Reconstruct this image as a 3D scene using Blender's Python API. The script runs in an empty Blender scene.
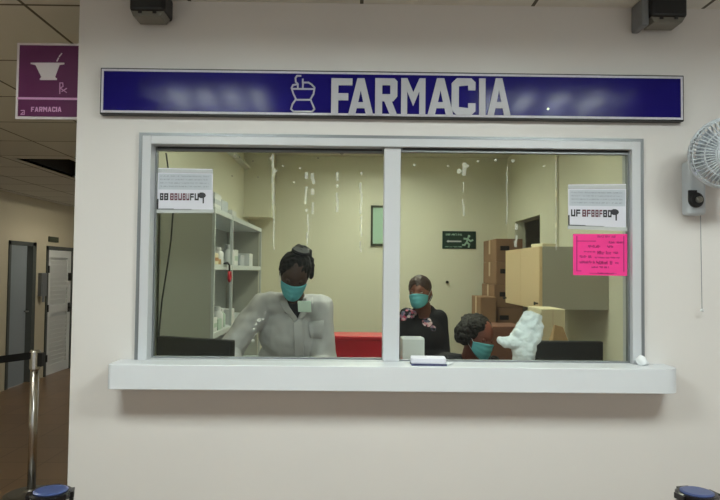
import bpy, bmesh, math, random
from mathutils import Vector, Matrix, Euler, noise

scene = bpy.context.scene
COL = scene.collection
R = math.radians

# ------------------------------------------------------------------ camera
FPX = 623.0
CAM = Vector((0, -2.15, 1.52))
YAW, PITCH, ROLL = 0.010608, 0.033849, 0.010180
fwd = Vector((math.sin(YAW)*math.cos(PITCH), math.cos(YAW)*math.cos(PITCH), math.sin(PITCH)))
rt = Vector((math.cos(YAW), -math.sin(YAW), 0))
up = rt.cross(fwd)
c_, s_ = math.cos(ROLL), math.sin(ROLL)
rt, up = c_*rt + s_*up, -s_*rt + c_*up
cam_data = bpy.data.cameras.new('camera')
cam = bpy.data.objects.new('camera', cam_data)
COL.objects.link(cam)
cam.matrix_world = Matrix.Translation(CAM) @ Matrix((rt, up, -fwd)).transposed().to_4x4()
cam_data.sensor_width = 36.0
cam_data.lens = FPX / 720.0 * 36.0
cam_data.clip_start = 0.05
scene.camera = cam


def P(px, py, y):
    """World point on the plane at depth y that the photograph shows at a pixel."""
    d = rt*((px-360)/FPX) - up*((py-250)/FPX) + fwd
    return CAM + d*((y-CAM.y)/d.y)


# ------------------------------------------------------------------ materials
def lin(c):
    return tuple((v/255/12.92 if v/255 <= .04045 else ((v/255+.055)/1.055)**2.4) for v in c)


def mat(name, rgb, rough=.6, metal=0, var=0, scale=8, bump=0, emit=None, estr=0, spec=.5, coat=0, trans=0, alpha=1):
    m = bpy.data.materials.new(name); m.use_nodes = True
    nt = m.node_tree; b = nt.nodes['Principled BSDF']
    c = lin(rgb) + (1,)
    b.inputs['Base Color'].default_value = c
    b.inputs['Roughness'].default_value = rough
    b.inputs['Metallic'].default_value = metal
    b.inputs['Specular IOR Level'].default_value = spec
    b.inputs['Coat Weight'].default_value = coat
    b.inputs['Alpha'].default_value = alpha
    if trans: b.inputs['Transmission Weight'].default_value = trans
    if emit:
        b.inputs['Emission Color'].default_value = lin(emit) + (1,)
        b.inputs['Emission Strength'].default_value = estr
    if var or bump:
        tc = nt.nodes.new('ShaderNodeTexCoord'); nz = nt.nodes.new('ShaderNodeTexNoise')
        nz.inputs['Scale'].default_value = scale; nz.inputs['Detail'].default_value = 4
        nt.links.new(tc.outputs['Object'], nz.inputs['Vector'])
        if var:
            mx = nt.nodes.new('ShaderNodeMix'); mx.data_type = 'RGBA'
            mx.inputs['A'].default_value = tuple(v*(1-var) for v in c[:3]) + (1,)
            mx.inputs['B'].default_value = tuple(min(1, v*(1+var)) for v in c[:3]) + (1,)
            nt.links.new(nz.outputs['Fac'], mx.inputs['Factor'])
            nt.links.new(mx.outputs['Result'], b.inputs['Base Color'])
        if bump:
            bp = nt.nodes.new('ShaderNodeBump'); bp.inputs['Strength'].default_value = bump
            bp.inputs['Distance'].default_value = .01
            nt.links.new(nz.outputs['Fac'], bp.inputs['Height'])
            nt.links.new(bp.outputs['Normal'], b.inputs['Normal'])
    return m


M = {}
M['wall'] = mat('hall_paint', (216, 212, 209), .55, var=.025, scale=2.2, bump=.02)
M['wall_in'] = mat('cream_paint', (226, 224, 205), .6, var=.02, scale=2)
M['wall_cor'] = mat('corridor_paint', (196, 186, 160), .6, var=.04, scale=2)
M['alu'] = mat('painted_aluminium', (196, 198, 202), .35, spec=.5)
M['alu_dk'] = mat('aluminium_grey', (128, 131, 134), .4, metal=.4)
M['head_shade'] = mat('dark_head_shade', (34, 36, 36), .6)
M['ledge'] = mat('white_laminate', (212, 215, 220), .35, var=.015, scale=5)
M['blue'] = mat('sign_blue', (26, 21, 92), .13, spec=.045)
M['blk'] = mat('black_plastic', (16, 16, 18), .45)
M['blkgloss'] = mat('black_gloss', (14, 14, 18), .2)
M['border'] = mat('sign_border', (192, 190, 198), .5, var=.15, scale=90)
M['letter'] = mat('sign_letter', (172, 172, 178), .5, var=.06, scale=40)
M['purple'] = mat('sign_purple', (84, 20, 70), .4)
M['purple_w'] = mat('sign_pale', (206, 198, 200), .5)
M['purple_pk'] = mat('sign_pink', (198, 150, 188), .5)
M['paper'] = mat('paper', (214, 214, 224), .7)
M['paper_b'] = mat('paper_blue', (186, 192, 200), .7)
M['ink'] = mat('ink_black', (40, 38, 44), .7)
M['ink_g'] = mat('ink_grey', (150, 156, 166), .7)
M['ink_r'] = mat('ink_maroon', (108, 62, 76), .7)
M['pink'] = mat('paper_magenta', (236, 50, 140), .7)
M['ink_p'] = mat('ink_on_pink', (150, 22, 92), .7)
M['tape'] = mat('clear_tape', (210, 214, 214), .4, alpha=.55)
M['marks_glints'] = mat('glass_marks_glints', (226, 228, 214), .6, alpha=.28, var=.1, scale=30)
M['white'] = mat('white_plastic', (216, 218, 220), .35)
M['whitem'] = mat('white_metal', (198, 204, 206), .4)
M['shelf_grey'] = mat('shelf_panel_grey', (176, 177, 168), .5)
M['shelf_back'] = mat('shelf_back_grey', (178, 184, 188), .5)
M['chrome'] = mat('chrome', (228, 228, 228), .26, metal=1)
M['steel'] = mat('steel', (150, 150, 150), .35, metal=1)
M['belt'] = mat('belt_black', (14, 14, 16), .8)
M['cap_blue'] = mat('blue_grey_cap', (48, 62, 104), .3)
M['red'] = mat('red_plastic', (186, 14, 36), .4)
M['cable'] = mat('cable_black', (22, 22, 22), .5)
M['ply'] = mat('maple_laminate', (216, 190, 150), .45, var=.03, scale=3)
M['greylam'] = mat('grey_laminate', (166, 163, 152), .5)
M['card'] = mat('cardboard', (146, 112, 86), .8, var=.06, scale=6)
M['card_dk'] = mat('cardboard_red', (120, 80, 62), .8, var=.06, scale=6)
M['ctape'] = mat('carton_tape', (206, 178, 148), .4)
M['dark'] = mat('dark_hole', (30, 22, 18), .9)
M['kraft'] = mat('kraft_paper', (168, 136, 96), .8, var=.1, scale=20, bump=.3)
M['cream'] = mat('cream_card', (226, 216, 184), .6)
M['bag'] = mat('white_bag', (226, 233, 240), .25)
M['tissue'] = mat('tissue', (236, 238, 240), .8)
M['green'] = mat('sign_green', (10, 46, 36), .4)
M['mint'] = mat('mint_picture', (172, 206, 186), .4)
M['woodfr'] = mat('dark_frame', (64, 70, 52), .5)
M['skin1'] = mat('skin_dark', (62, 40, 33), .5, var=.06, scale=20)
M['skin2'] = mat('skin_brown', (122, 76, 60), .5, var=.06, scale=20)
M['skin3'] = mat('skin_tan', (122, 68, 55), .5, var=.08, scale=20)
M['hair'] = mat('hair_black', (8, 7, 8), .85, var=.2, scale=60, bump=.6)
M['hair2'] = mat('hair_reddish', (52, 30, 24), .5, var=.3, scale=60, bump=.6)
M['hair3'] = mat('hair_brown', (24, 20, 19), .7, var=.5, scale=45, bump=.8)
M['coat'] = mat('coat_white', (182, 181, 184), .85, var=.05, scale=12)
M['shirt'] = mat('shirt_dark', (20, 20, 28), .8)
M['olive'] = mat('olive_sleeve', (96, 92, 74), .85)
M['mask'] = mat('mask_teal', (96, 178, 192), .8, var=.04, scale=30)
M['badge'] = mat('badge_mint', (214, 236, 226), .5)
M['eyew'] = mat('eye_white', (220, 215, 208), .3)
M['iris'] = mat('iris_dark', (20, 12, 8), .2)
M['lens'] = mat('frosted_lens', (112, 110, 102), .4)
M['louvre'] = mat('louvre_white', (222, 224, 220), .5)
M['doorgrey'] = mat('door_grey', (140, 148, 152), .5)
M['doordk'] = mat('door_jamb', (78, 82, 78), .6)
M['tube'] = mat('lamp_tube', (250, 250, 245), .5, emit=(240, 250, 244), estr=75)
M['tube_dim'] = mat('corridor_fill_tube', (250, 250, 240), .5, emit=(250, 244, 226), estr=14)
M['diff'] = mat('lamp_diffuser', (250, 250, 240), .5, emit=(250, 255, 232), estr=13)
M['fanblade'] = mat('fan_blade', (160, 168, 176), .4)
M['fan'] = mat('fan_plastic', (188, 194, 200), .4)
M['steelrack'] = mat('cream_trunking', (220, 216, 196), .5)
M['navy'] = mat('navy_shade', (40, 44, 84), .5)
M['pilld'] = mat('pill_amber', (168, 112, 62), .4)
M['gbox'] = mat('box_pale_green', (176, 196, 184), .6)
M['greenwall'] = mat('store_wall', (128, 132, 112), .7)
M['ceil_in'] = mat('ceiling_paint', (226, 224, 208), .7)
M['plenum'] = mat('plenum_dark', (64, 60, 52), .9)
M['wood'] = mat('worktop_wood', (120, 86, 60), .5)


def glass_mat():
    m = bpy.data.materials.new('window_glass'); m.use_nodes = True
    nt = m.node_tree; nt.nodes.clear()
    o = nt.nodes.new('ShaderNodeOutputMaterial'); mx = nt.nodes.new('ShaderNodeMixShader')
    t = nt.nodes.new('ShaderNodeBsdfTransparent'); g = nt.nodes.new('ShaderNodeBsdfGlossy')
    f = nt.nodes.new('ShaderNodeFresnel'); f.inputs['IOR'].default_value = 1.22
    t.inputs['Color'].default_value = (.93, .95, .93, 1); g.inputs['Roughness'].default_value = .02
    nt.links.new(f.outputs['Fac'], mx.inputs['Fac'])
    nt.links.new(t.outputs['BSDF'], mx.inputs[1]); nt.links.new(g.outputs['BSDF'], mx.inputs[2])
    nt.links.new(mx.outputs['Shader'], o.inputs['Surface'])
    return m


M['glass'] = glass_mat()


def tile_mat(name, rgb, line, size, ox, oy, width, rough, var=.05):
    """Square tiles with narrow joints, laid in object space."""
    m = bpy.data.materials.new(name); m.use_nodes = True
    nt = m.node_tree; b = nt.nodes['Principled BSDF']; b.inputs['Roughness'].default_value = rough
    tc = nt.nodes.new('ShaderNodeTexCoord'); mp = nt.nodes.new('ShaderNodeMapping')
    mp.inputs['Location'].default_value = (-ox, -oy, 0)
    nt.links.new(tc.outputs['Object'], mp.inputs['Vector'])
    br = nt.nodes.new('ShaderNodeTexBrick'); br.offset = 0
    br.inputs['Scale'].default_value = 1; br.inputs['Brick Width'].default_value = size
    br.inputs['Row Height'].default_value = size; br.inputs['Mortar Size'].default_value = width
    br.inputs['Mortar Smooth'].default_value = .2
    c = lin(rgb)
    br.inputs['Color1'].default_value = tuple(v*(1-var) for v in c) + (1,)
    br.inputs['Color2'].default_value = tuple(v*(1+var) for v in c) + (1,)
    br.inputs['Mortar'].default_value = lin(line) + (1,)
    nt.links.new(mp.outputs['Vector'], br.inputs['Vector'])
    nt.links.new(br.outputs['Color'], b.inputs['Base Color'])
    return m


M['ceil'] = tile_mat('ceiling_tile', (222, 223, 218), (96, 94, 86), .6, -1.18, .05, .007, .8)
M['floor'] = tile_mat('brown_floor', (142, 112, 82), (100, 78, 56), .4, 0, 0, .004, .3, .08)


def sweater_mat(spots):
    m = mat('black_knit_floral', (18, 18, 26), .85)
    nt = m.node_tree; b = nt.nodes['Principled BSDF']
    tc = nt.nodes.new('ShaderNodeTexCoord'); vo = nt.nodes.new('ShaderNodeTexVoronoi')
    vo.inputs['Scale'].default_value = 55
    nt.links.new(tc.outputs['Object'], vo.inputs['Vector'])
    rp = nt.nodes.new('ShaderNodeValToRGB')
    e = rp.color_ramp.elements
    e[0].position = .0; e[0].color = lin((225, 215, 222)) + (1,)
    e[1].position = .9; e[1].color = lin((20, 20, 30)) + (1,)
    x = e.new(.45); x.color = lin((186, 72, 104)) + (1,)
    x = e.new(.62); x.color = lin((120, 124, 160)) + (1,)
    sp = nt.nodes.new('ShaderNodeSeparateColor'); nt.links.new(vo.outputs['Color'], sp.inputs['Color'])
    nt.links.new(sp.outputs['Red'], rp.inputs['Fac'])
    acc = None
    for (p, r) in spots:
        d = nt.nodes.new('ShaderNodeVectorMath'); d.operation = 'DISTANCE'
        d.inputs[1].default_value = p
        nt.links.new(tc.outputs['Object'], d.inputs[0])
        l = nt.nodes.new('ShaderNodeMath'); l.operation = 'LESS_THAN'; l.inputs[1].default_value = r
        nt.links.new(d.outputs['Value'], l.inputs[0])
        if acc is None: acc = l
        else:
            a = nt.nodes.new('ShaderNodeMath'); a.operation = 'MAXIMUM'
            nt.links.new(acc.outputs[0], a.inputs[0]); nt.links.new(l.outputs[0], a.inputs[1]); acc = a
    mx = nt.nodes.new('ShaderNodeMix'); mx.data_type = 'RGBA'
    mx.inputs['A'].default_value = lin((18, 18, 26)) + (1,)
    nt.links.new(acc.outputs[0], mx.inputs['Factor']); nt.links.new(rp.outputs['Color'], mx.inputs['B'])
    nt.links.new(mx.outputs['Result'], b.inputs['Base Color'])
    return m


# ------------------------------------------------------------------ mesh builder
class MB:
    def __init__(s): s.bm = bmesh.new()

    def poly(s, pts):
        vs = [s.bm.verts.new(p) for p in pts]; return s.bm.faces.new(vs)

    def hexa(s, lo, hi):
        a = [s.bm.verts.new(p) for p in lo]; b = [s.bm.verts.new(p) for p in hi]
        s.bm.faces.new(a[::-1]); s.bm.faces.new(b)
        n = len(a)
        for i in range(n): s.bm.faces.new((a[i], a[(i+1) % n], b[(i+1) % n], b[i]))
        return s

    def box(s, x0, x1, y0, y1, z0, z1):
        return s.hexa([(x0, y0, z0), (x1, y0, z0), (x1, y1, z0), (x0, y1, z0)],
                      [(x0, y0, z1), (x1, y0, z1), (x1, y1, z1), (x0, y1, z1)])

    def obox(s, c, size, rot=(0, 0, 0)):
        m = Matrix.Translation(c) @ Euler(rot).to_matrix().to_4x4()
        x, y, z = (v/2 for v in size)
        f = lambda zz: [m @ Vector(p) for p in ((-x, -y, zz), (x, -y, zz), (x, y, zz), (-x, y, zz))]
        return s.hexa(f(-z), f(z))

    def prism_y(s, pts, y0, y1):
        """Outline given as (x, z) pairs, extruded from y0 to y1."""
        return s.hexa([(x, y1, z) for x, z in pts], [(x, y0, z) for x, z in pts])

    def prism_z(s, pts, z0, z1):
        return s.hexa([(x, y, z0) for x, y in pts], [(x, y, z1) for x, y in pts])

    def tube(s, pts, r, n=8):
        pts = [Vector(p) for p in pts]
        rs = r if isinstance(r, (list, tuple)) else [r]*len(pts)
        rings = []
        ref = Vector((0, 0, 1))
        for i, p in enumerate(pts):
            t = (pts[min(i+1, len(pts)-1)] - pts[max(i-1, 0)]).normalized()
            if abs(t.dot(ref)) > .95: ref = Vector((1, 0, 0))
            u = t.cross(ref).normalized(); v = t.cross(u); ref = -v if abs(v.z) < .2 else ref
            rings.append([s.bm.verts.new(p + (u*math.cos(a) + v*math.sin(a))*rs[i])
                          for a in (2*math.pi*k/n for k in range(n))])
        for a, b in zip(rings, rings[1:]):
            for k in range(n): s.bm.faces.new((a[k], a[(k+1) % n], b[(k+1) % n], b[k]))
        s.bm.faces.new(rings[0][::-1]); s.bm.faces.new(rings[-1])
        return s

    def lathe(s, prof, c=(0, 0, 0), n=32, axis=None):
        """prof: (r, h) pairs from bottom to top around a vertical (or given) axis."""
        c = Vector(c)
        q = Vector((0, 0, 1)).rotation_difference(Vector(axis)) if axis else None
        rings = []
        for r, h in prof:
            ring = []
            for k in range(n):
                a = 2*math.pi*k/n
                v = Vector((r*math.cos(a), r*math.sin(a), h))
                if q: v = q @ v
                ring.append(s.bm.verts.new(c + v))
            rings.append(ring)
        for a, b in zip(rings, rings[1:]):
            for k in range(n): s.bm.faces.new((a[k], a[(k+1) % n], b[(k+1) % n], b[k]))
        s.bm.faces.new(rings[0][::-1]); s.bm.faces.new(rings[-1])
        return s

    def ball(s, c, rad, n=20, rot=None, fn=None):
        m = Matrix.Translation(c)
        if rot is not None: m = m @ (rot if isinstance(rot, Matrix) else Euler(rot).to_matrix()).to_4x4()
        t = bmesh.ops.create_uvsphere(s.bm, u_segments=n, v_segments=max(6, n*2//3), radius=1)
        rad = rad if isinstance(rad, (tuple, list)) else (rad,)*3
        for v in t['verts']:
            p = Vector((v.co.x*rad[0], v.co.y*rad[1], v.co.z*rad[2]))
            if fn: p = fn(p)
            v.co = m @ p
        return s

    def cone(s, a, b, ra, rb, n=14):
        """A tapered limb with round ends (three overlapping closed pieces)."""
        s.tube([a, b], [ra, rb], n); s.ball(a, ra, n); s.ball(b, rb, n); return s

    def build(s, name, m, parent=None, bevel=0, smooth=False, seg=2):
        bmesh.ops.recalc_face_normals(s.bm, faces=s.bm.faces)
        me = bpy.data.meshes.new(name)
        off = parent_world(parent)
        if off.length: bmesh.ops.translate(s.bm, verts=s.bm.verts, vec=-off)
        s.bm.to_mesh(me); s.bm.free()
        me.materials.append(M[m] if isinstance(m, str) else m)
        if smooth: me.polygons.foreach_set('use_smooth', [True]*len(me.polygons))
        o = bpy.data.objects.new(name, me); COL.objects.link(o)
        if parent: o.parent = parent
        if bevel:
            b = o.modifiers.new('bevel', 'BEVEL'); b.width = bevel; b.segments = seg
            b.limit_method = 'ANGLE'; b.angle_limit = R(40)
        return o


def parent_world(p):
    v = Vector((0, 0, 0))
    while p: v += p.location; p = p.parent
    return v


def tag(o, label=None, cat=None, group=None, kind=None):
    if label: o['label'] = label
    if cat: o['category'] = cat
    if group: o['group'] = group
    if kind: o['kind'] = kind
    return o


def thing(name, loc, label, cat, group=None):
    o = bpy.data.objects.new(name, None); COL.objects.link(o)
    o.location = loc; o.empty_display_size = .05
    return tag(o, label, cat, group)


def struct(o): o['kind'] = 'structure'; return o


def sempty(name, loc=(0, 0, 0)):
    o = bpy.data.objects.new(name, None); COL.objects.link(o); o.location = loc
    o['kind'] = 'structure'; return o


def copy_tree(o, parent=None):
    c = o.copy(); COL.objects.link(c)
    if parent: c.parent = parent
    for ch in o.children: copy_tree(ch, c)
    return c


# ------------------------------------------------------------------ the setting
HC = 2.455        # ceiling of hall and corridor
YB = 3.90         # back wall of the pharmacy
XL, XR = -1.02, 1.50
WX0, WX1, WZ0, WZ1 = -.7413, 1.0035, 1.2069, 1.9894     # outside of the window frame
XE = -.9616       # end of the front wall

b = MB()
b.box(XE, WX0+.006, 0, .1, 0, HC); b.box(WX1-.006, 4, 0, .1, 0, HC)
b.box(WX0+.006, WX1-.006, 0, .1, 0, WZ0+.006-.012); b.box(WX0+.006, WX1-.006, 0, .1, WZ1-.006, HC)
struct(b.build('wall_front', 'wall'))
b = MB()
b.prism_z([(XE+.001, .1), (-.86, .1), (XL, .34), (XL, YB), (-1.12, YB), (-1.12, .36)], 0, 2.64)
struct(b.build('wall_left', 'wall_in'))
b = MB(); b.box(-1.12, 3.2, YB, YB+.1, 0, 2.64); struct(b.build('wall_back', 'wall_in'))
b = MB()
DY0, DY1, DZ = 2.84, 3.62, 1.99
b.box(XR, XR+.1, .1, DY0, 0, 2.64); b.box(XR, XR+.1, DY1, YB, 0, 2.64); b.box(XR, XR+.1, DY0, DY1, DZ, 2.64)
struct(b.build('wall_right', 'wall_in'))
b = MB(); b.box(XR+.1, 3.2, 1.6, 1.7, 0, 2.64); b.box(3.1, 3.2, 1.7, YB, 0, 2.64)
struct(b.build('wall_storeroom', 'greenwall'))
PANELS = [(.25, 2.95, .6, .55), (.25, 1.2, .6, .6)]      # recessed panels in the pharmacy ceiling; the second is added to light the people
def holed(b, xs, ys, holes, z0, z1, skip=None):
    xs = sorted(set(xs) | {h_[0] for h_ in holes} | {h_[1] for h_ in holes}); ys = sorted(set(ys) | {h_[2] for h_ in holes} | {h_[3] for h_ in holes})
    for x0, x1 in zip(xs, xs[1:]):
        for y0, y1 in zip(ys, ys[1:]):
            xm, ym = (x0+x1)/2, (y0+y1)/2
            if any(h_[0] < xm < h_[1] and h_[2] < ym < h_[3] for h_ in holes) or (skip and skip(xm, ym)): continue
            b.box(x0, x1, y0, y1, z0, z1)
b = MB(); holed(b, [-1.12, 3.2], [.1, YB], [(x-w_/2, x+w_/2, y-d_/2, y+d_/2) for x, y, w_, d_ in PANELS], 2.64, 2.66); struct(b.build('ceiling_pharmacy', 'ceil_in'))
b = MB(); b.box(XL, P(271, 217, 3.6).x, 3.6, YB, P(271, 217, 3.6).z, 2.64); struct(b.build('trim_1', 'wall_in'))
b = MB(); b.box(-6, 4, -4.2, 9, -.08, 0); struct(b.build('floor', 'floor'))
# hall ceiling with one tile missing in the corridor
HX0, HX1, HY0, HY1 = -2.90, -2.45, 3.20, 4.30
LIGHTS = [(-.80, -1.45, .62, .60), (1.10, -1.45, .80, .60), (-2.6, .95, .60, 1.2), (-3.2, 6.3, .60, 1.2)]   # recessed troffers: centre and size; last two added to brighten the corridor
LN = 5.0
HOLES = [(x-w_/2, x+w_/2, y-d_/2, y+d_/2) for x, y, w_, d_ in LIGHTS] + [(HX0, HX1, HY0, HY1)]
b = MB(); holed(b, [-4.5, 4, -1.12, XE], [-4.2, 0, .1, 9], HOLES, HC, HC+.02, lambda x, y: y > .1 and x > XE)
struct(b.build('ceiling', 'ceil'))
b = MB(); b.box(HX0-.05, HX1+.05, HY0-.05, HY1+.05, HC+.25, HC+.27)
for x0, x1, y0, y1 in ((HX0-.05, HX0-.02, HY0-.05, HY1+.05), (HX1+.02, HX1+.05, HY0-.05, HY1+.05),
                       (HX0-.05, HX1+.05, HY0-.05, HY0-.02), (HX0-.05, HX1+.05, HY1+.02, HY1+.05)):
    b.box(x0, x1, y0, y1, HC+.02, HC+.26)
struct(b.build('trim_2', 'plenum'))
# corridor wall with two doorways
CX = -4.3
D1 = (5.66, 6.33, 1.86); D2 = (6.62, 7.44, 1.83)
b = MB()
for y0, y1, z0 in ((-4.2, D1[0], 0), (D1[1], D2[0], 0), (D2[1], 9, 0)): b.box(CX-.12, CX, y0, y1, z0, HC)
b.box(CX-.12, CX, D1[0], D1[1], D1[2], HC); b.box(CX-.12, CX, D2[0], D2[1], D2[2], HC)
struct(b.build('wall_corridor', 'wall_cor'))
b = MB(); b.box(-6, -5.9, 4.5, 8.5, 0, HC); struct(b.build('wall_ward', 'wall_cor'))
b = MB(); b.box(-4.5, -1.12, 9, 9.1, 0, HC); struct(b.build('wall_far', 'wall_cor'))

d = sempty('door_1', (CX, D1[0], 0))
f = MB(); f.box(CX-.1, CX+.012, D1[0], D1[0]+.05, 0, D1[2]); f.box(CX-.1, CX+.012, D1[1]-.09, D1[1], 0, D1[2])
f.box(CX-.1, CX+.012, D1[0], D1[1], D1[2]-.05, D1[2]); f.build('door_frame', 'doordk', d)
lf = MB(); lf.box(CX-.04, CX-.005, D1[0]+.05, D1[1]-.21, .01, D1[2]-.05)
lo = lf.build('door_leaf', 'doorgrey', d, .004)
h = MB(); h.tube([(CX-.005, D1[1]-.25, .95), (CX+.05, D1[1]-.25, .95), (CX+.05, D1[1]-.33, .95)], .01)
h.build('door_handle', 'steel', lo)

d = sempty('door_2', (CX, D2[0], 0))
f = MB(); f.box(CX-.1, CX+.015, D2[0], D2[0]+.05, 0, D2[2]); f.box(CX-.1, CX+.015, D2[1]-.05, D2[1], 0, D2[2])
f.box(CX-.1, CX+.015, D2[0], D2[1], D2[2]-.05, D2[2]); f.build('door_frame', 'doordk', d)
lf = MB(); y0, y1 = D2[0]+.055, D2[1]-.055
lf.box(CX-.03, CX+.005, y0, y0+.07, .01, D2[2]-.055); lf.box(CX-.03, CX+.005, y1-.1, y1, .01, D2[2]-.055)
for z0, z1 in ((.01, .14), (.88, .98), (D2[2]-.16, D2[2]-.055)): lf.box(CX-.03, CX+.005, y0+.07, y1-.1, z0, z1)
k = .17
while k < D2[2]-.18:
    if not .84 < k < 1.0: lf.obox((CX-.012, (y0+y1-.03)/2, k), (.008, y1-y0-.17, .068), (0, R(16), 0))
    k += .062
lf.box(CX-.034, CX-.030, y0, y1, .01, D2[2]-.055)  # thin backing added to stop light showing through the louvres
lo = lf.build('louvred_leaf', 'louvre', d)
h = MB(); h.tube([(CX+.005, y1-.05, .93), (CX+.06, y1-.05, .93), (CX+.06, y1-.16, .93)], .012); h.box(CX+.005, CX+.012, y1-.08, y1-.02, .86, 1.0)
h.build('door_handle', 'blk', lo)
h = MB(); h.box(CX+.005, CX+.02, y1-.09, y1-.01, 1.33, 1.45); h.build('lock_plate', 'blk', lo)
for z in (.25, .95, 1.5):
    h = MB(); h.box(CX+.004, CX+.024, D2[0]+.03, D2[0]+.065, z-.05, z+.05); h.build('hinge', 'blk', d)

# pharmacy window -------------------------------------------------------------
w = sempty('window_1', (.131, 0, WZ0))
YF, YG = -.02, .05
ft = .045
f = MB()
f.box(WX0, WX0+.0138, -.012, .1, WZ0, WZ1); f.box(WX1-.0138, WX1, -.012, .1, WZ0, WZ1)
f.box(WX0+.0138, WX1-.0138, -.012, .1, WZ1-.0118, WZ1)
f.build('outer_frame', 'alu_dk', w)
f = MB()
f.box(WX0+.014, WX0+.044, YF, .06, WZ0-.004, WZ1-.012); f.box(WX1-.044, WX1-.014, YF, .06, WZ0-.004, WZ1-.012)
f.box(WX0+.0441, WX1-.0441, YF, .06, WZ1-.040, WZ1-.012); f.box(WX0+.0441, WX1-.0441, YF+.012, .06, WZ0-.004, WZ0+.005)
f.build('frame', 'alu', w, .0015)
mx0, mx1 = P(383.5, 250, 0).x, P(400, 250, 0).x
f = MB(); f.box(mx0, mx1, -.005, .06, WZ0+.0051, WZ1-.0402); f.build('mullion', 'alu', w, .003)
gx = [(WX0+.044, mx0), (mx1, WX1-.044)]
YGS = (.040, .012)          # sliding panes run in two tracks
for i, (x0, x1) in enumerate(gx):
    yg = YGS[i]
    f = MB()
    if i == 0: f.box(x0, x0+.006, yg-.01, yg+.01, WZ0+.0052, WZ1-.0402)
    else: f.box(x1-.006, x1, yg-.01, yg+.01, WZ0+.0052, WZ1-.0402)
    a_, c2 = (x0+.006, x1) if i == 0 else (x0, x1-.006)
    f.box(a_, c2, yg-.01, yg+.01, WZ1-.054, WZ1-.0402); f.box(a_, c2, yg-.01, yg+.01, WZ0+.0052, WZ0+.0105)
    sash = f.build('sash', 'alu_dk', w, .001)
    g = MB(); g.box(x0+.002, x1-.002, yg-.002, yg+.002, WZ0+.0075, WZ1-.05); g.build('pane', 'glass', sash)
    g = MB(); g.box(x0+.007, x1-.007, yg-.014, yg-.0105, WZ1-.047, WZ1-.0405); g.build('head_shade', 'head_shade', sash)  # dark strip standing in for the shade under the frame head
# pale streaks and spots on the glass (each with a shape of its own)
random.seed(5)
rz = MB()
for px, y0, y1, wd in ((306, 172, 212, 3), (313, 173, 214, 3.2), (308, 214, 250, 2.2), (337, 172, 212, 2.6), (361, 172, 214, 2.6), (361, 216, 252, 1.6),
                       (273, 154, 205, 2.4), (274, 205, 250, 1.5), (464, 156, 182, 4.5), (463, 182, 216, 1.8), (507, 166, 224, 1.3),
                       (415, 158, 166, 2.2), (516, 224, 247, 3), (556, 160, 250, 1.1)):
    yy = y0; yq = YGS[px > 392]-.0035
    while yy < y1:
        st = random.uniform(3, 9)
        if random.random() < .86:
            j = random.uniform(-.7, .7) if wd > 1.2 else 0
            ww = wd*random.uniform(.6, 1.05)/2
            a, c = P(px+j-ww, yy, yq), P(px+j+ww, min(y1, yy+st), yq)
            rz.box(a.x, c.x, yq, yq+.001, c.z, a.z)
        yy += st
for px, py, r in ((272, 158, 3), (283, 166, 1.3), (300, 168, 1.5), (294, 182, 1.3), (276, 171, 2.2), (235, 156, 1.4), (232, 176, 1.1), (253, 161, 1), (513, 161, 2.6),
                  (544, 166, 1.2), (496, 160, 2), (478, 161, 1.8), (448, 166, 1.2), (318, 158, 1.2), (350, 151, 3), (342, 153, 2.4), (258, 177, 1), (459, 171, 3), (467, 166, 2.4), (523, 153, 1.6), (259, 320, 2.4), (256, 324, 1.8), (263, 319, 1.5), (254, 329, 1.6), (256, 334, 1.2), (253, 340, 2), (265, 313, 1)):  # the low specks are reflections in the glass, put in as pale flakes
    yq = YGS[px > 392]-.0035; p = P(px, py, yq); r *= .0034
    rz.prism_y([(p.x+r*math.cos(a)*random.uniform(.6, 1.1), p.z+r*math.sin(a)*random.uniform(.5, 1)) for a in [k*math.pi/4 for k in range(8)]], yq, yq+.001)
rz.build('glass_marks_glints', 'marks_glints', w)

# service ledge -----------------------------------------------------------------
LX0, LX1, LZ0, LZ1, LY = -.7905, 1.075, 1.1307, 1.2111, -.12
pts = [(LX0, 0), (LX0, LY+.012)] + [(LX0+.012-.012*math.cos(t), LY+.012-.012*math.sin(t)) for t in (R(30), R(60), R(90))]
rr = .05
pts += [(LX1-rr+rr*math.sin(t), LY+rr-rr*math.cos(t)) for t in [R(9*k) for k in range(11)]] + [(LX1, 0)]
b = MB(); b.prism_z(pts, LZ0, LZ1)
o = b.build('service_ledge', 'ledge', None, .002)
tag(o, 'long white laminate ledge projecting from the wall below the pharmacy window', 'ledge')

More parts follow.
